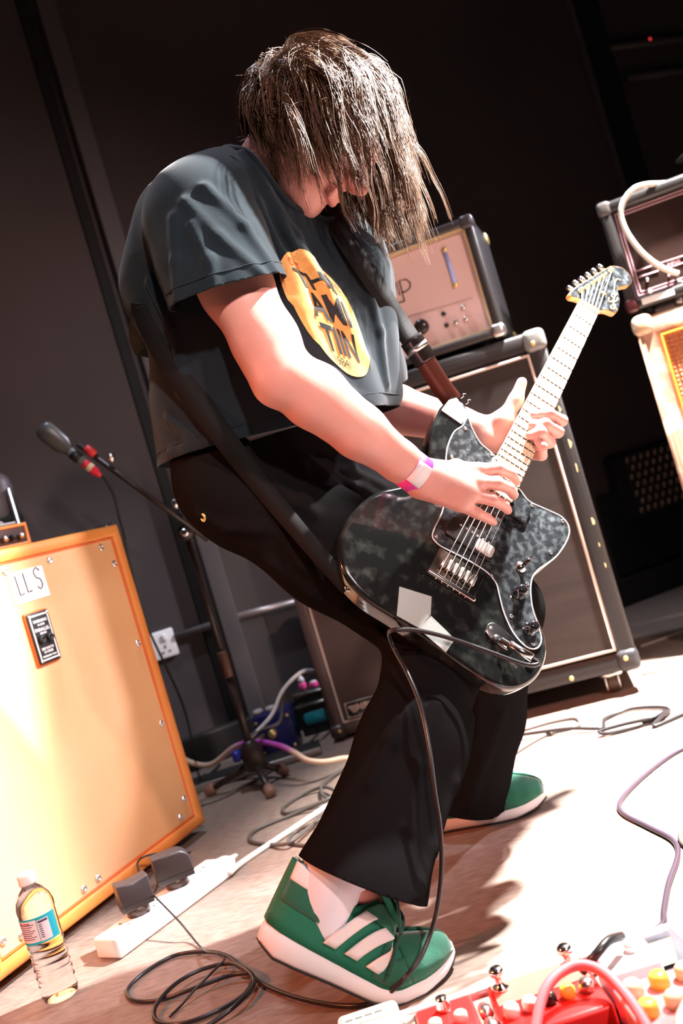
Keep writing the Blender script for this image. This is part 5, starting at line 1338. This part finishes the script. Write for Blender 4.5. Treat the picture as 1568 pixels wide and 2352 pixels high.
# ------------------------------------------------------------------ microphone stand
M_sblk = mat('stand_black', (0.035, 0.022, 0.018), 0.38)
sb = G(585, 1765); SYm = 2.62
base = P(568, 1695, SYm); top = P(426, 1222, SYm+0.0)
mst = thing('microphone_stand', 'black boom microphone stand with tripod legs behind the orange cabinet', 'stand', loc=(base.x, base.y, 0))
hub = Vector((base.x, base.y, 0.085))
pole_top = Vector((base.x+ (top.x-base.x)*0.15, base.y, top.z)); 
ptop = P(428, 1230, SYm)
mobj('pole', *tube([hub, lerp(hub, ptop, 0.36)], 0.0105, 12), M_sblk, mst, world=True)
mobj('sleeve', *lathe([(0.013, 0), (0.0145, 0.004), (0.0145, 0.066), (0.013, 0.07)], 14, align(ptop-hub, lerp(hub, ptop, 0.36))), mat('stand_grip', (0.10, 0.045, 0.03), 0.5), mst, world=True)
mobj('inner_pole', *tube([lerp(hub, ptop, 0.38), ptop], 0.0075, 12), M_sblk, mst, world=True)
mobj('hub', *lathe([(0.020, -0.035), (0.030, -0.030), (0.030, 0.020), (0.018, 0.040), (0.013, 0.045)], 14, align(ptop-hub, hub)), M_sblk, mst, world=True)
for (x, y) in ((622, 1822), (478, 1818), (655, 1772)):
    e = G(x, y, 0.012)
    lg = mobj('leg', *tube([hub+Vector((0, 0, -0.015)), e], [0.010, 0.0085], 10), M_sblk, mst, world=True)
    d = (e-hub).normalized(); mobj('rubber_foot', *tube([e-d*0.028, e-d*0.02, e, e+d*0.006], [0.0105, 0.015, 0.015, 0.010], 12), mat('foot_rubber', (0.22, 0.11, 0.08), 0.6), lg, world=True)
mobj('clamp_knob', *lathe([(0.008, 0), (0.016, 0.006), (0.016, 0.02), (0.010, 0.024)], 12, align((-1, -0.2, 0.1), hub+Vector((-0.028, 0, 0.012)))), mat('stand_blue_knob', (0.02, 0.03, 0.35), 0.4), mst, world=True)
bm_a = P(178, 1020, SYm-0.06); bm_b = P(478, 1240, SYm)
mobj('boom', *tube([bm_a, bm_b], 0.0072, 12), M_sblk, mst, world=True)
cl = lerp(bm_a, bm_b, 0.83)
mobj('boom_clutch', *lathe([(0.018, -0.016), (0.022, -0.010), (0.022, 0.010), (0.018, 0.016)], 16, align((0.1, -1, 0), ptop+Vector((0, 0, 0.008)))), M_sblk, mst, world=True)
mobj('clutch_cap', *lathe([(0.012, 0), (0.012, 0.006), (0.006, 0.008)], 14, align((0.1, -1, 0), ptop+Vector((0, -0.018, 0.008)))), M_chrome, mst, world=True)
b1 = P(405, 1172, SYm-0.005); mobj('boom_knob', *tube([b1, b1+Vector((0.003, -0.006, 0.028))], [0.007, 0.010], 10), M_chrome, mst, world=True)
b2 = P(255, 1062, SYm-0.045); mobj('boom_stop', *lathe([(0.009, 0), (0.009, 0.018), (0.007, 0.022)], 12, align((0.25, 0, 1), b2)), M_chrome, mst, world=True)
# microphone, cable
m0 = P(98, 985, SYm-0.10); m1 = P(222, 1086, SYm-0.075); md = (m1-m0).normalized()
mic = thing('microphone', 'black flat-headed microphone with red plug clipped on the boom stand', 'microphone', mat=align(md, m0, (0, -1, 0)))
ML = (m1-m0).length
V, Fc = lathe([(0.006, -0.010), (0.019, -0.006), (0.025, 0.004), (0.026, 0.020), (0.024, ML*0.36), (0.015, ML*0.46), (0.0125, ML*0.50)], 20, Matrix.Scale(0.62, 4, (1, 0, 0)))
mobj('head', V, Fc, mat('mic_grey', (0.05, 0.055, 0.055), 0.35), mic)
mobj('handle', *lathe([(0.0125, ML*0.49), (0.0125, ML*0.74), (0.0105, ML*0.76)], 16), mat('mic_handle', (0.12, 0.13, 0.125), 0.35), mic)
mobj('red_plug', *lathe([(0.0105, ML*0.76), (0.0115, ML*0.78), (0.0115, ML*0.97), (0.008, ML*1.02), (0.005, ML*1.08)], 14), mat('red_plug', (0.80, 0.03, 0.06), 0.4), mic)
mobj('plug_band', *lathe([(0.0118, ML*0.84), (0.0122, ML*0.85), (0.0122, ML*0.90), (0.0118, ML*0.91)], 14, None, False, False), M_cream, mic)
mobj('clip', *lathe([(0.0135, ML*0.54), (0.0155, ML*0.55), (0.0155, ML*0.68), (0.0135, ML*0.69)], 14, None, False, False), M_black, mic)
rc_ = P(196, 1028, SYm-0.06); mobj('clip_collar', *tube([rc_, rc_+(bm_b-bm_a).normalized()*0.03], 0.0105, 12), mat('red_tape', (0.75, 0.04, 0.05), 0.5), mst, world=True)
cable([m1+md*0.008, P(240, 1100, SYm-0.07), P(262, 1140, SYm-0.06), P(274, 1190, SYm-0.05), P(286, 1235, SYm-0.05), P(300, 1300, SYm-0.03), P(330, 1420, SYm), P(420, 1620, 2.75), G(452, 1760, .006), G(475, 1780, .006), G(505, 1755, .006)], 0.0034, M_lead, 'microphone_cable', 'thin black microphone cable dropping behind the orange cabinet')
# thick cream / purple cable crossing behind
cable([P(400, 1725, 2.80), P(435, 1750, 2.80), P(485, 1756, 2.78), P(540, 1715, 2.75), P(590, 1704, 2.70), P(640, 1712, 2.62), P(675, 1728, 2.56), P(705, 1746, 2.52), P(745, 1750, 2.52), P(790, 1742, 2.55), G(830, 1742, .010), G(900, 1730, .008)], 0.0078, mat('cream_purple_cable', (0.70, 0.50, 0.36), 0.45, var=((0.62, 0.10, 0.55), 2.4, 0.52, 0.60)), 'thick_cable', 'thick cream and purple cable arching past the microphone stand')
# ------------------------------------------------------------------ pedals, bottle behind the low cabinet
M_blue = mat('deep_blue_case', (0.012, 0.014, 0.11), 0.35); M_dgreen = mat('dark_case', (0.012, 0.022, 0.020), 0.4)
pb = P(640, 1700, 2.96); pedal = thing('effects_pedal', 'deep blue metal pedal with jack plug, beside the low badge cabinet', 'pedal', loc=(pb.x, pb.y, 0), rotz=math.radians(-4))
auto(mobj('case', *rbox((0.115, 0.10, 0.12), (0, 0.03, 0.062), 0.006, 2), M_blue, pedal))
for (x, z) in ((-0.048, 0.015), (0.048, 0.015), (-0.048, 0.105), (0.048, 0.105)): mobj('case_screw', *disc((x, -0.02, z), (0, -1, 0), 0.005, 0.003, 10), M_gold, pedal)
mobj('jack_plug', *tube([(-0.058+0.02, -0.018, 0.062), (-0.05, -0.05, 0.060), (-0.095, -0.075, 0.050)], [0.010, 0.010, 0.008], 10), mat('plug_brown', (0.35, 0.20, 0.14), 0.35, 0.6), pedal)
mobj('knob', *lathe([(0.013, 0), (0.013, 0.02), (0.010, 0.024)], 14, align((0, -1, 0), (-0.006, -0.02, 0.066))), M_gold, pedal)
for x in (-0.04, 0.0): mobj('foot_switch', *lathe([(0.016, 0), (0.016, 0.012), (0.012, 0.016)], 14, Matrix.Translation((x, 0.02, 0.122))), mat('pale_cap', (0.55, 0.50, 0.45), 0.4), pedal)
for x in (-0.05, 0.05): mobj('foot', *lathe([(0.008, 0), (0.008, 0.003)], 8, Matrix.Translation((x, 0.03, 0))), M_blackmatte, pedal)
pb2 = P(722, 1690, 3.02); pe_ = thing('tuner_unit', 'dark green case with teal badge half behind the low badge cabinet', 'pedal', loc=(pb2.x+0.03, pb2.y+0.06, 0), rotz=math.radians(-4))
auto(mobj('case', *rbox((0.17, 0.12, 0.135), (0.02, 0.04, 0.068), 0.010, 3), M_dgreen, pe_))
V, Fc = prism(rrect(-0.01, 0.052, 0.075, 0.036, 0.012), 0, 0.003, 0.001, 2, False)
bdg = mobj('badge', [(v[0], -0.020-v[2], v[1]) for v in V], Fc, mat('teal_badge', (0.02, 0.30, 0.36), 0.35), pe_)
mobj('trim', *tube([(-0.065, -0.022, 0.095), (0.105, -0.022, 0.095)], 0.004, 8), M_steel, pe_)
mobj('trim', *tube([(-0.065, -0.022, 0.130), (0.105, -0.022, 0.130)], 0.003, 8), M_steel, pe_)
tpz = 0.1355
vb = thing('small_bottle', 'tiny pink bottle with white cap standing on the dark green case', 'bottle', loc=wmat(pe_) @ Vector((-0.03, 0.02, tpz)))
M_pk = mat('pink_plastic', (0.85, 0.08, 0.30), 0.3)
mobj('bottle_body', *lathe([(0.011, 0), (0.0125, 0.003), (0.0125, 0.020), (0.010, 0.023)], 14), M_pk, vb)
mobj('bottle_cap', *lathe([(0.0095, 0.023), (0.0095, 0.036), (0.006, 0.040), (0.0035, 0.046), (0.003, 0.052)], 14), M_white, vb)
vb2 = thing('round_tin', 'small round pink pot beside the tiny pink bottle', 'pot', loc=wmat(pe_) @ Vector((0.005, 0.02, tpz)))
mobj('pot', *lathe([(0.013, 0), (0.014, 0.003), (0.014, 0.013), (0.011, 0.016)], 14), M_pk, vb2); mobj('lid', *lathe([(0.011, 0.016), (0.010, 0.019), (0.004, 0.020)], 14), M_white, vb2)
for k, (xa, xb_) in enumerate(((690, 1545), (672, 1600))):
    cable([P(xa, xb_, 2.93)+Vector((0.03, 0.1, -0.02)), P(xa, xb_, 2.93), P(650, 1585+20*k, 2.90), P(625+16*k, 1640+20*k, 2.88), P(590, 1680, 2.86), P(560, 1708, 2.84)], 0.0055, M_graycab if k else M_whitecab, 'patch_lead', ('pale lead arching up from the blue pedal' if k == 0 else 'brown lead hanging in front of the blue pedal'))
# dark flight-case lid lying behind the stand
fc = thing('cable_tray', 'flat metal-edged black board on the floor behind the microphone stand', 'board', loc=(G(640, 1750).x, 2.80, 0), rotz=math.radians(4))
auto(mobj('board', *rbox((0.46, 0.10, 0.022), (-0.10, 0.03, 0.011), 0.003), mat('board_black', (0.02, 0.018, 0.016), 0.5), fc))
mobj('metal_edge', *rbox((0.46, 0.006, 0.020), (-0.10, -0.023, 0.012), 0.002), mat('alu_edge', (0.36, 0.33, 0.31), 0.35, 0.8), fc)
# ------------------------------------------------------------------ extension strip and two adapters
e0 = G(262, 2205, 0.0); e1_ = G(520, 2012, 0.0)
ed = (e1_-e0); eL = ed.length; ea = math.atan2(ed.y, ed.x)
es = thing('extension_strip', 'long white extension strip on the floor with two black adapters', 'extension lead', loc=lerp(e0, e1_, 0.5), rotz=ea)
auto(mobj('case', *rbox((eL, 0.062, 0.038), (0, 0.012, 0.0195), 0.006, 3), M_white, es))
mobj('tapered_end', *lathe([(0.030, 0), (0.024, 0.03), (0.010, 0.045), (0.007, 0.06)], 14, align((1, 0, 0), (eL/2-0.004, 0.012, 0.019)) @ Matrix.Scale(0.55, 4, (1, 0, 0)) if False else align((1, 0, 0), (eL/2-0.006, 0.012, 0.0195), (0, 0, 1)) @ Matrix.Scale(0.55, 4, (1, 0, 0))), M_white, es)
ez = 0.0385
for k in range(4):
    x = -eL/2+0.06+k*(eL-0.10)/3.2
    for (dx, dy) in ((0.012, 0), (-0.008, 0.011), (-0.008, -0.011)): mobj('socket_hole', *rbox((0.004, 0.007, 0.0012), (x+dx, 0.012+dy, ez), 0), M_pale, es, smooth=False)
M_adp = mat('adapter_black', (0.035, 0.028, 0.030), 0.4, bump=(500, 0.15, 0.0005))
def adapter(px, py, w, d, h, label, rz, rounded):
    loc = wmat(es) @ Vector(((wmat(es).inverted() @ G(px, py, ez)).x, 0.012, ez+0.0006))
    a = thing('mains_adapter', label, 'adapter', loc=loc, rotz=rz, group='adapters in the extension strip')
    mobj('plug_base', *lathe([(0.022, 0), (0.022, 0.014), (0.018, 0.018)], 16), mat('plug_base', (0.05, 0.03, 0.025), 0.35), a)
    pts = [(-w/2, 0.014), (w/2, 0.014), (w/2, 0.014+h*0.55)]+[(w/2-h*0.45*(1-math.cos(t)), 0.014+h*0.55+h*0.45*math.sin(t)) for t in [math.pi/2*i/6 for i in range(1, 7)]]+[(-w/2, 0.014+h)]
    V, Fc = prism(pts if rounded else [(-w/2, 0.014), (w/2, 0.014), (w/2, 0.014+h), (0.0, 0.014+h*0.93), (-w/2, 0.014+h)], -d/2, d/2, 0.004, 3)
    auto(mobj('case', [(v[0], v[2], v[1]) for v in V], [f[::-1] for f in Fc], M_adp, a), 40)
    mobj('seam', *rbox((w+0.001, d+0.001, 0.0015), (0, 0, 0.014+h*0.22), 0), M_blackmatte, a, smooth=False)
    return a
ad1 = adapter(462, 2032, 0.072, 0.044, 0.054, 'rounded black mains adapter plugged into the far half of the strip', ea-math.radians(38), True)
ad2 = adapter(392, 2096, 0.060, 0.042, 0.052, 'square black mains adapter in the strip, its thin wire running forward', ea-math.radians(30), False)
w1 = wmat(ad1) @ Vector((-0.033, 0, 0.022))
cable([w1, G(352, 2050, .030), G(325, 2010, .040), G(315, 1985, .055), G(330, 1968, .065), G(370, 1960, .055), G(410, 1962, .030), G(437, 1958, .012)], 0.0022, M_lead, 'adapter_wire', 'thin dark wire looping from the rounded adapter towards the orange cabinet')
w2 = wmat(ad2) @ Vector((0.028, 0.0, 0.03))
cable([w2, G(410, 2115, .030), G(435, 2145, .012), G(460, 2175, .004), G(476, 2186, .012), G(500, 2190, .016), G(515, 2204, .012), G(490, 2230, .020), G(445, 2275, .012), G(415, 2310, .004), G(390, 2335, .004)], 0.0020, M_lead, 'adapter_wire', 'thin dark wire running from the square adapter into the lead coil')
# ------------------------------------------------------------------ water bottle
bt = thing('water_bottle', 'clear plastic water bottle with white cap and teal label by the orange cabinet', 'bottle', loc=G(142, 2288))
bh = 0.205; bR_ = 0.0300
M_pet = mat('clear_plastic', (0.97, 0.97, 0.98), 0.04, trans=1.0, ior=1.33)
M_water = mat('water', (0.97, 0.98, 0.98), 0.02, trans=1.0, ior=1.33)
prof = [(0.018, 0.004), (0.024, 0.0), (0.029, 0.004), (0.0305, 0.012)]
z = 0.018
for k in range(6): prof += [(0.0305, z), (0.0285, z+0.006), (0.0305, z+0.012)]; z += 0.013
prof += [(0.0300, 0.100), (0.0300, 0.148), (0.0312, 0.152), (0.0312, 0.160), (0.028, 0.172), (0.019, 0.186), (0.0125, 0.192), (0.0120, 0.200)]
mobj('shell', *lathe(prof, 40), M_pet, bt)
mobj('cap', *lathe([(0.0145, 0.196), (0.0150, 0.198), (0.0150, 0.211), (0.0135, 0.214)], 24), M_white, bt)
def arcband(r, a0, a1, z0, z1, n=20, m=None):
    V = []; Fc = []
    for i in range(n+1):
        a = a0+(a1-a0)*i/n; V += [(r*math.cos(a), r*math.sin(a), z0), (r*math.cos(a), r*math.sin(a), z1)]
    for i in range(n): Fc.append((2*i, 2*i+2, 2*i+3, 2*i+1))
    return V, Fc
cen = -math.pi/2-0.1
M_teal = mat('teal_label', (0.01, 0.45, 0.55), 0.5); M_lw = mat('label_white', (0.80, 0.72, 0.76), 0.5)
lbl = mobj('label', *arcband(0.0307, cen-1.3, cen+1.45, 0.104, 0.147), M_teal, bt)
mobj('label_panel', *arcband(0.0309, cen-0.95, cen+0.28, 0.108, 0.144), M_lw, lbl); mobj('label_panel', *arcband(0.0309, cen+0.32, cen+0.95, 0.107, 0.142), M_lw, lbl)
M_lt = mat('label_print', (0.10, 0.05, 0.12), 0.6)
for k in range(8): mobj('print_line', *arcband(0.0311, cen-0.9, cen+0.15-0.12*(k % 3), 0.137-0.0034*k, 0.1382-0.0034*k, 10), M_lt, lbl)
for k in range(7): mobj('print_line', *arcband(0.0311, cen+0.38, cen+0.55, 0.133-0.0034*k, 0.1345-0.0034*k, 4), M_lt, lbl)
mobj('print_line', *arcband(0.0311, cen+0.36, cen+0.90, 0.137, 0.1405, 6), M_lt, lbl)
V, Fc = text_mesh('Our trees', 0.006, 0.0, 0.00015)
mobj('lettering', [(0.0312*math.cos(cen-0.45+v.x/0.0312), 0.0312*math.sin(cen-0.45+v.x/0.0312), 0.1405+v.y) for v in V], Fc, mat('label_red', (0.40, 0.02, 0.12), 0.6), lbl, smooth=False)
# ------------------------------------------------------------------ pedalboard in the foreground
ph_ = 0.05
b0 = G(915, 2328, ph_); b1_ = G(1500, 2135, ph_); bd_ = (b1_-b0).normalized(); bo = Vector((-bd_.y, bd_.x, 0))
pbm = Matrix(((bd_.x, bo.x, 0, b0.x), (bd_.y, bo.y, 0, b0.y), (0, 0, 1, 0), (0, 0, 0, 1)))
BLn = 0.47
pbd = thing('pedalboard', 'flat black pedalboard with bright aluminium rail, in front of the raised shoe', 'pedalboard', mat=pbm)
mobj('rail', *rbox((BLn, 0.016, 0.012), (BLn/2, 0.0, ph_-0.006), 0.003, 2), mat('aluminium', (0.80, 0.80, 0.82), 0.3, 0.7), pbd)
mobj('deck', *rbox((BLn, 0.30, 0.008), (BLn/2, -0.158, 0.0045), 0.002), M_blackmatte, pbd)
for x in (0.02, BLn-0.02):
    for y in (-0.01, -0.29): mobj('side_cheek', *rbox((0.008, 0.02, ph_-0.004), (x, y, ph_/2-0.002), 0.002), M_black, pbd)
DZ = 0.009
M_red = mat('red_pedal_paint', (0.80, 0.022, 0.020), 0.35); M_pred = mat('red_pedal_panel', (0.85, 0.16, 0.12), 0.4)
M_lb = mat('pale_blue_paint', (0.62, 0.74, 0.84), 0.4); M_yk = mat('yellow_knob', (0.85, 0.52, 0.08), 0.4); M_pkp = mat('pink_pedal_paint', (0.80, 0.30, 0.30), 0.45)
def pbl(px, py, h): return pbm.inverted() @ G(px, py, h)
def pedal_box(name, label, x0, x1, y0, y1, h, m):
    t = thing(name, label, 'pedal', group='pedals on the pedalboard', mat=pbm @ Matrix.Translation(((x0+x1)/2, (y0+y1)/2, DZ)))
    auto(mobj('case', *rbox((x1-x0, y1-y0, h), (0, 0, h/2+0.0005), 0.006, 3), m, t)); return t
# cream tuner with display, standing off the board at its near end
tx0 = G(852, 2308, 0.063)
tu = thing('tuner_pedal', 'cream tuner with grey display at the near end of the pedalboard', 'tuner', loc=(tx0.x-0.004, tx0.y-0.050, 0), rotz=math.atan2(bd_.y, bd_.x))
auto(mobj('case', *rbox((0.075, 0.10, 0.062), (0, 0, 0.032), 0.007, 3), mat('cream_case', (0.85, 0.80, 0.66), 0.4), tu))
mobj('display', *rbox((0.060, 0.030, 0.002), (-0.002, 0.028, 0.0635), 0.0008), mat('lcd_grey', (0.38, 0.38, 0.33), 0.3), tu)
for k in range(4): mobj('display_mark', *rbox((0.009, 0.0025, 0.0008), (-0.022+k*0.012, 0.026, 0.0648), 0), mat('lcd_mark%d' % k, (0.12, 0.12, 0.11), 0.5), tu, smooth=False)
# red pedals
qa = pbl(960, 2345, DZ+0.05); qb = pbl(1085, 2305, DZ+0.05)
r1 = pedal_box('effects_pedal', 'small red pedal with silver footswitch next to the cream tuner', 0.018, 0.088, -0.115, -0.014, 0.045, M_red)
mobj('foot_switch', *lathe([(0.009, 0), (0.009, 0.006), (0.006, 0.012), (0.007, 0.016)], 14, Matrix.Translation((0.0, 0.030, 0.045))), M_chrome, r1)
for k in range(2): mobj('knob', *lathe([(0.008, 0), (0.008, 0.010), (0.006, 0.012)], 14, Matrix.Translation((-0.015+0.03*k, -0.005, 0.045))), mat('pale_pink_knob', (0.85, 0.45, 0.42), 0.4), r1)
mobj('panel', *rbox((0.05, 0.02, 0.001), (0, -0.03, 0.0458), 0), M_pkp, r1, smooth=False)
r2 = pedal_box('effects_pedal', 'wide bright red double pedal with two silver footswitches', 0.108, 0.228, -0.135, -0.012, 0.046, M_red)
mobj('panel', *rbox((0.110, 0.050, 0.0012), (0, 0.030, 0.0468), 0), M_pred, r2, smooth=False)
for x in (-0.044, 0.040):
    fs = mobj('foot_switch', *lathe([(0.010, 0), (0.010, 0.004), (0.005, 0.006), (0.005, 0.016), (0.009, 0.018), (0.009, 0.024), (0.006, 0.027)], 14, Matrix.Translation((x, 0.040, 0.047))), M_chrome, r2)
for k in range(5): mobj('knob', *lathe([(0.009, 0), (0.009, 0.010), (0.006, 0.014)], 14, Matrix.Translation((-0.045+k*0.022, -0.020, 0.046))), (M_white, M_white, M_knobblk, M_yk, M_steel)[k], r2)
r3 = pedal_box('effects_pedal', 'pale blue pedal at the board rail beside the double red pedal', 0.240, 0.304, -0.085, -0.012, 0.050, M_lb)
mobj('foot_switch', *lathe([(0.009, 0), (0.009, 0.008), (0.006, 0.012)], 14, Matrix.Translation((0.010, 0.0, 0.050))), M_white, r3)
r5 = pedal_box('effects_pedal', 'large pale blue pedal with dark knobs at the far end of the board', 0.338, 0.462, -0.200, -0.012, 0.052, M_lb)
for (x, y) in ((-0.03, 0.05), (0.03, 0.05), (-0.02, -0.02)): mobj('knob', *lathe([(0.010, 0), (0.010, 0.010), (0.007, 0.014)], 14, Matrix.Translation((x, y, 0.052))), M_knobblk, r5)
r4 = pedal_box('effects_pedal', 'pink pedal crowded with yellow knobs in front of the pale blue pedal', 0.236, 0.332, -0.205, -0.095, 0.042, M_pkp)
for i in range(3):
    for j in range(2): mobj('knob', *lathe([(0.011, 0), (0.011, 0.012), (0.008, 0.016)], 14, Matrix.Translation((-0.030+i*0.030, 0.026-j*0.044, 0.042))), M_yk if (i+j) % 2 else M_cream, r4)
def pbw(x, y, z): return pbm @ Vector((x, y, z))
for k in range(2):
    tag(mobj('patch_plug', *tube([pbw(0.098, -0.030-0.035*k, DZ+0.030), pbw(0.098, -0.055-0.035*k, DZ+0.036)], 0.008, 12), M_steel), ('ribbed steel patch plug between the two red pedals' if k == 0 else 'short steel plug next to the small red pedal'), 'plug')
cable([pbw(0.120, -0.165, DZ+0.03), pbw(0.16, -0.115, DZ+0.070), pbw(0.20, -0.095, DZ+0.078), pbw(0.228, -0.11, DZ+0.072), pbw(0.240, -0.16, DZ+0.06), pbw(0.240, -0.22, DZ+0.05)], 0.006, mat('pink_patch', (0.85, 0.18, 0.20), 0.4), 'patch_lead', 'pink patch lead arching over the double red pedal')
cable([pbw(0.215, -0.070, DZ+0.056), pbw(0.235, -0.078, DZ+0.074), pbw(0.255, -0.066, DZ+0.078), pbw(0.275, -0.045, DZ+0.068)], 0.0055, M_lead, 'patch_lead', 'short black patch lead between red and pale blue pedals')
cable([pbw(0.25, -0.27, DZ+0.03), pbw(0.27, -0.225, DZ+0.06), pbw(0.31, -0.21, DZ+0.075), pbw(0.36, -0.215, DZ+0.07), pbw(0.40, -0.24, DZ+0.05)], 0.007, M_whitecab, 'patch_lead', 'white patch lead arching beside the large pale blue pedal')

# dark padded case standing behind the orange cabinet at the far left
cr_ = P(42, 1100, 2.72); ct_ = P(10, 1078, 2.72)
fcs = thing('flight_case', 'tall dark padded case standing behind the orange cabinet', 'case', loc=(cr_.x-0.19, 2.60, 0), rotz=math.atan(0.39))
auto(mobj('shell', *rbox((0.40, 0.16, ct_.z), (0, 0.08, ct_.z/2), 0.045, 5), mat('plum_grey_case', (0.055, 0.040, 0.045), 0.5), fcs), 60)
mobj('edge_strip', *tube([(0.185, -0.002, 0.05), (0.185, -0.002, ct_.z-0.06)], 0.008, 8), M_steel, fcs)
for z in (0.35, ct_.z-0.14): mobj('strap_band', *rbox((0.404, 0.164, 0.05), (0, 0.08, z), 0.02), M_blackmatte, fcs)
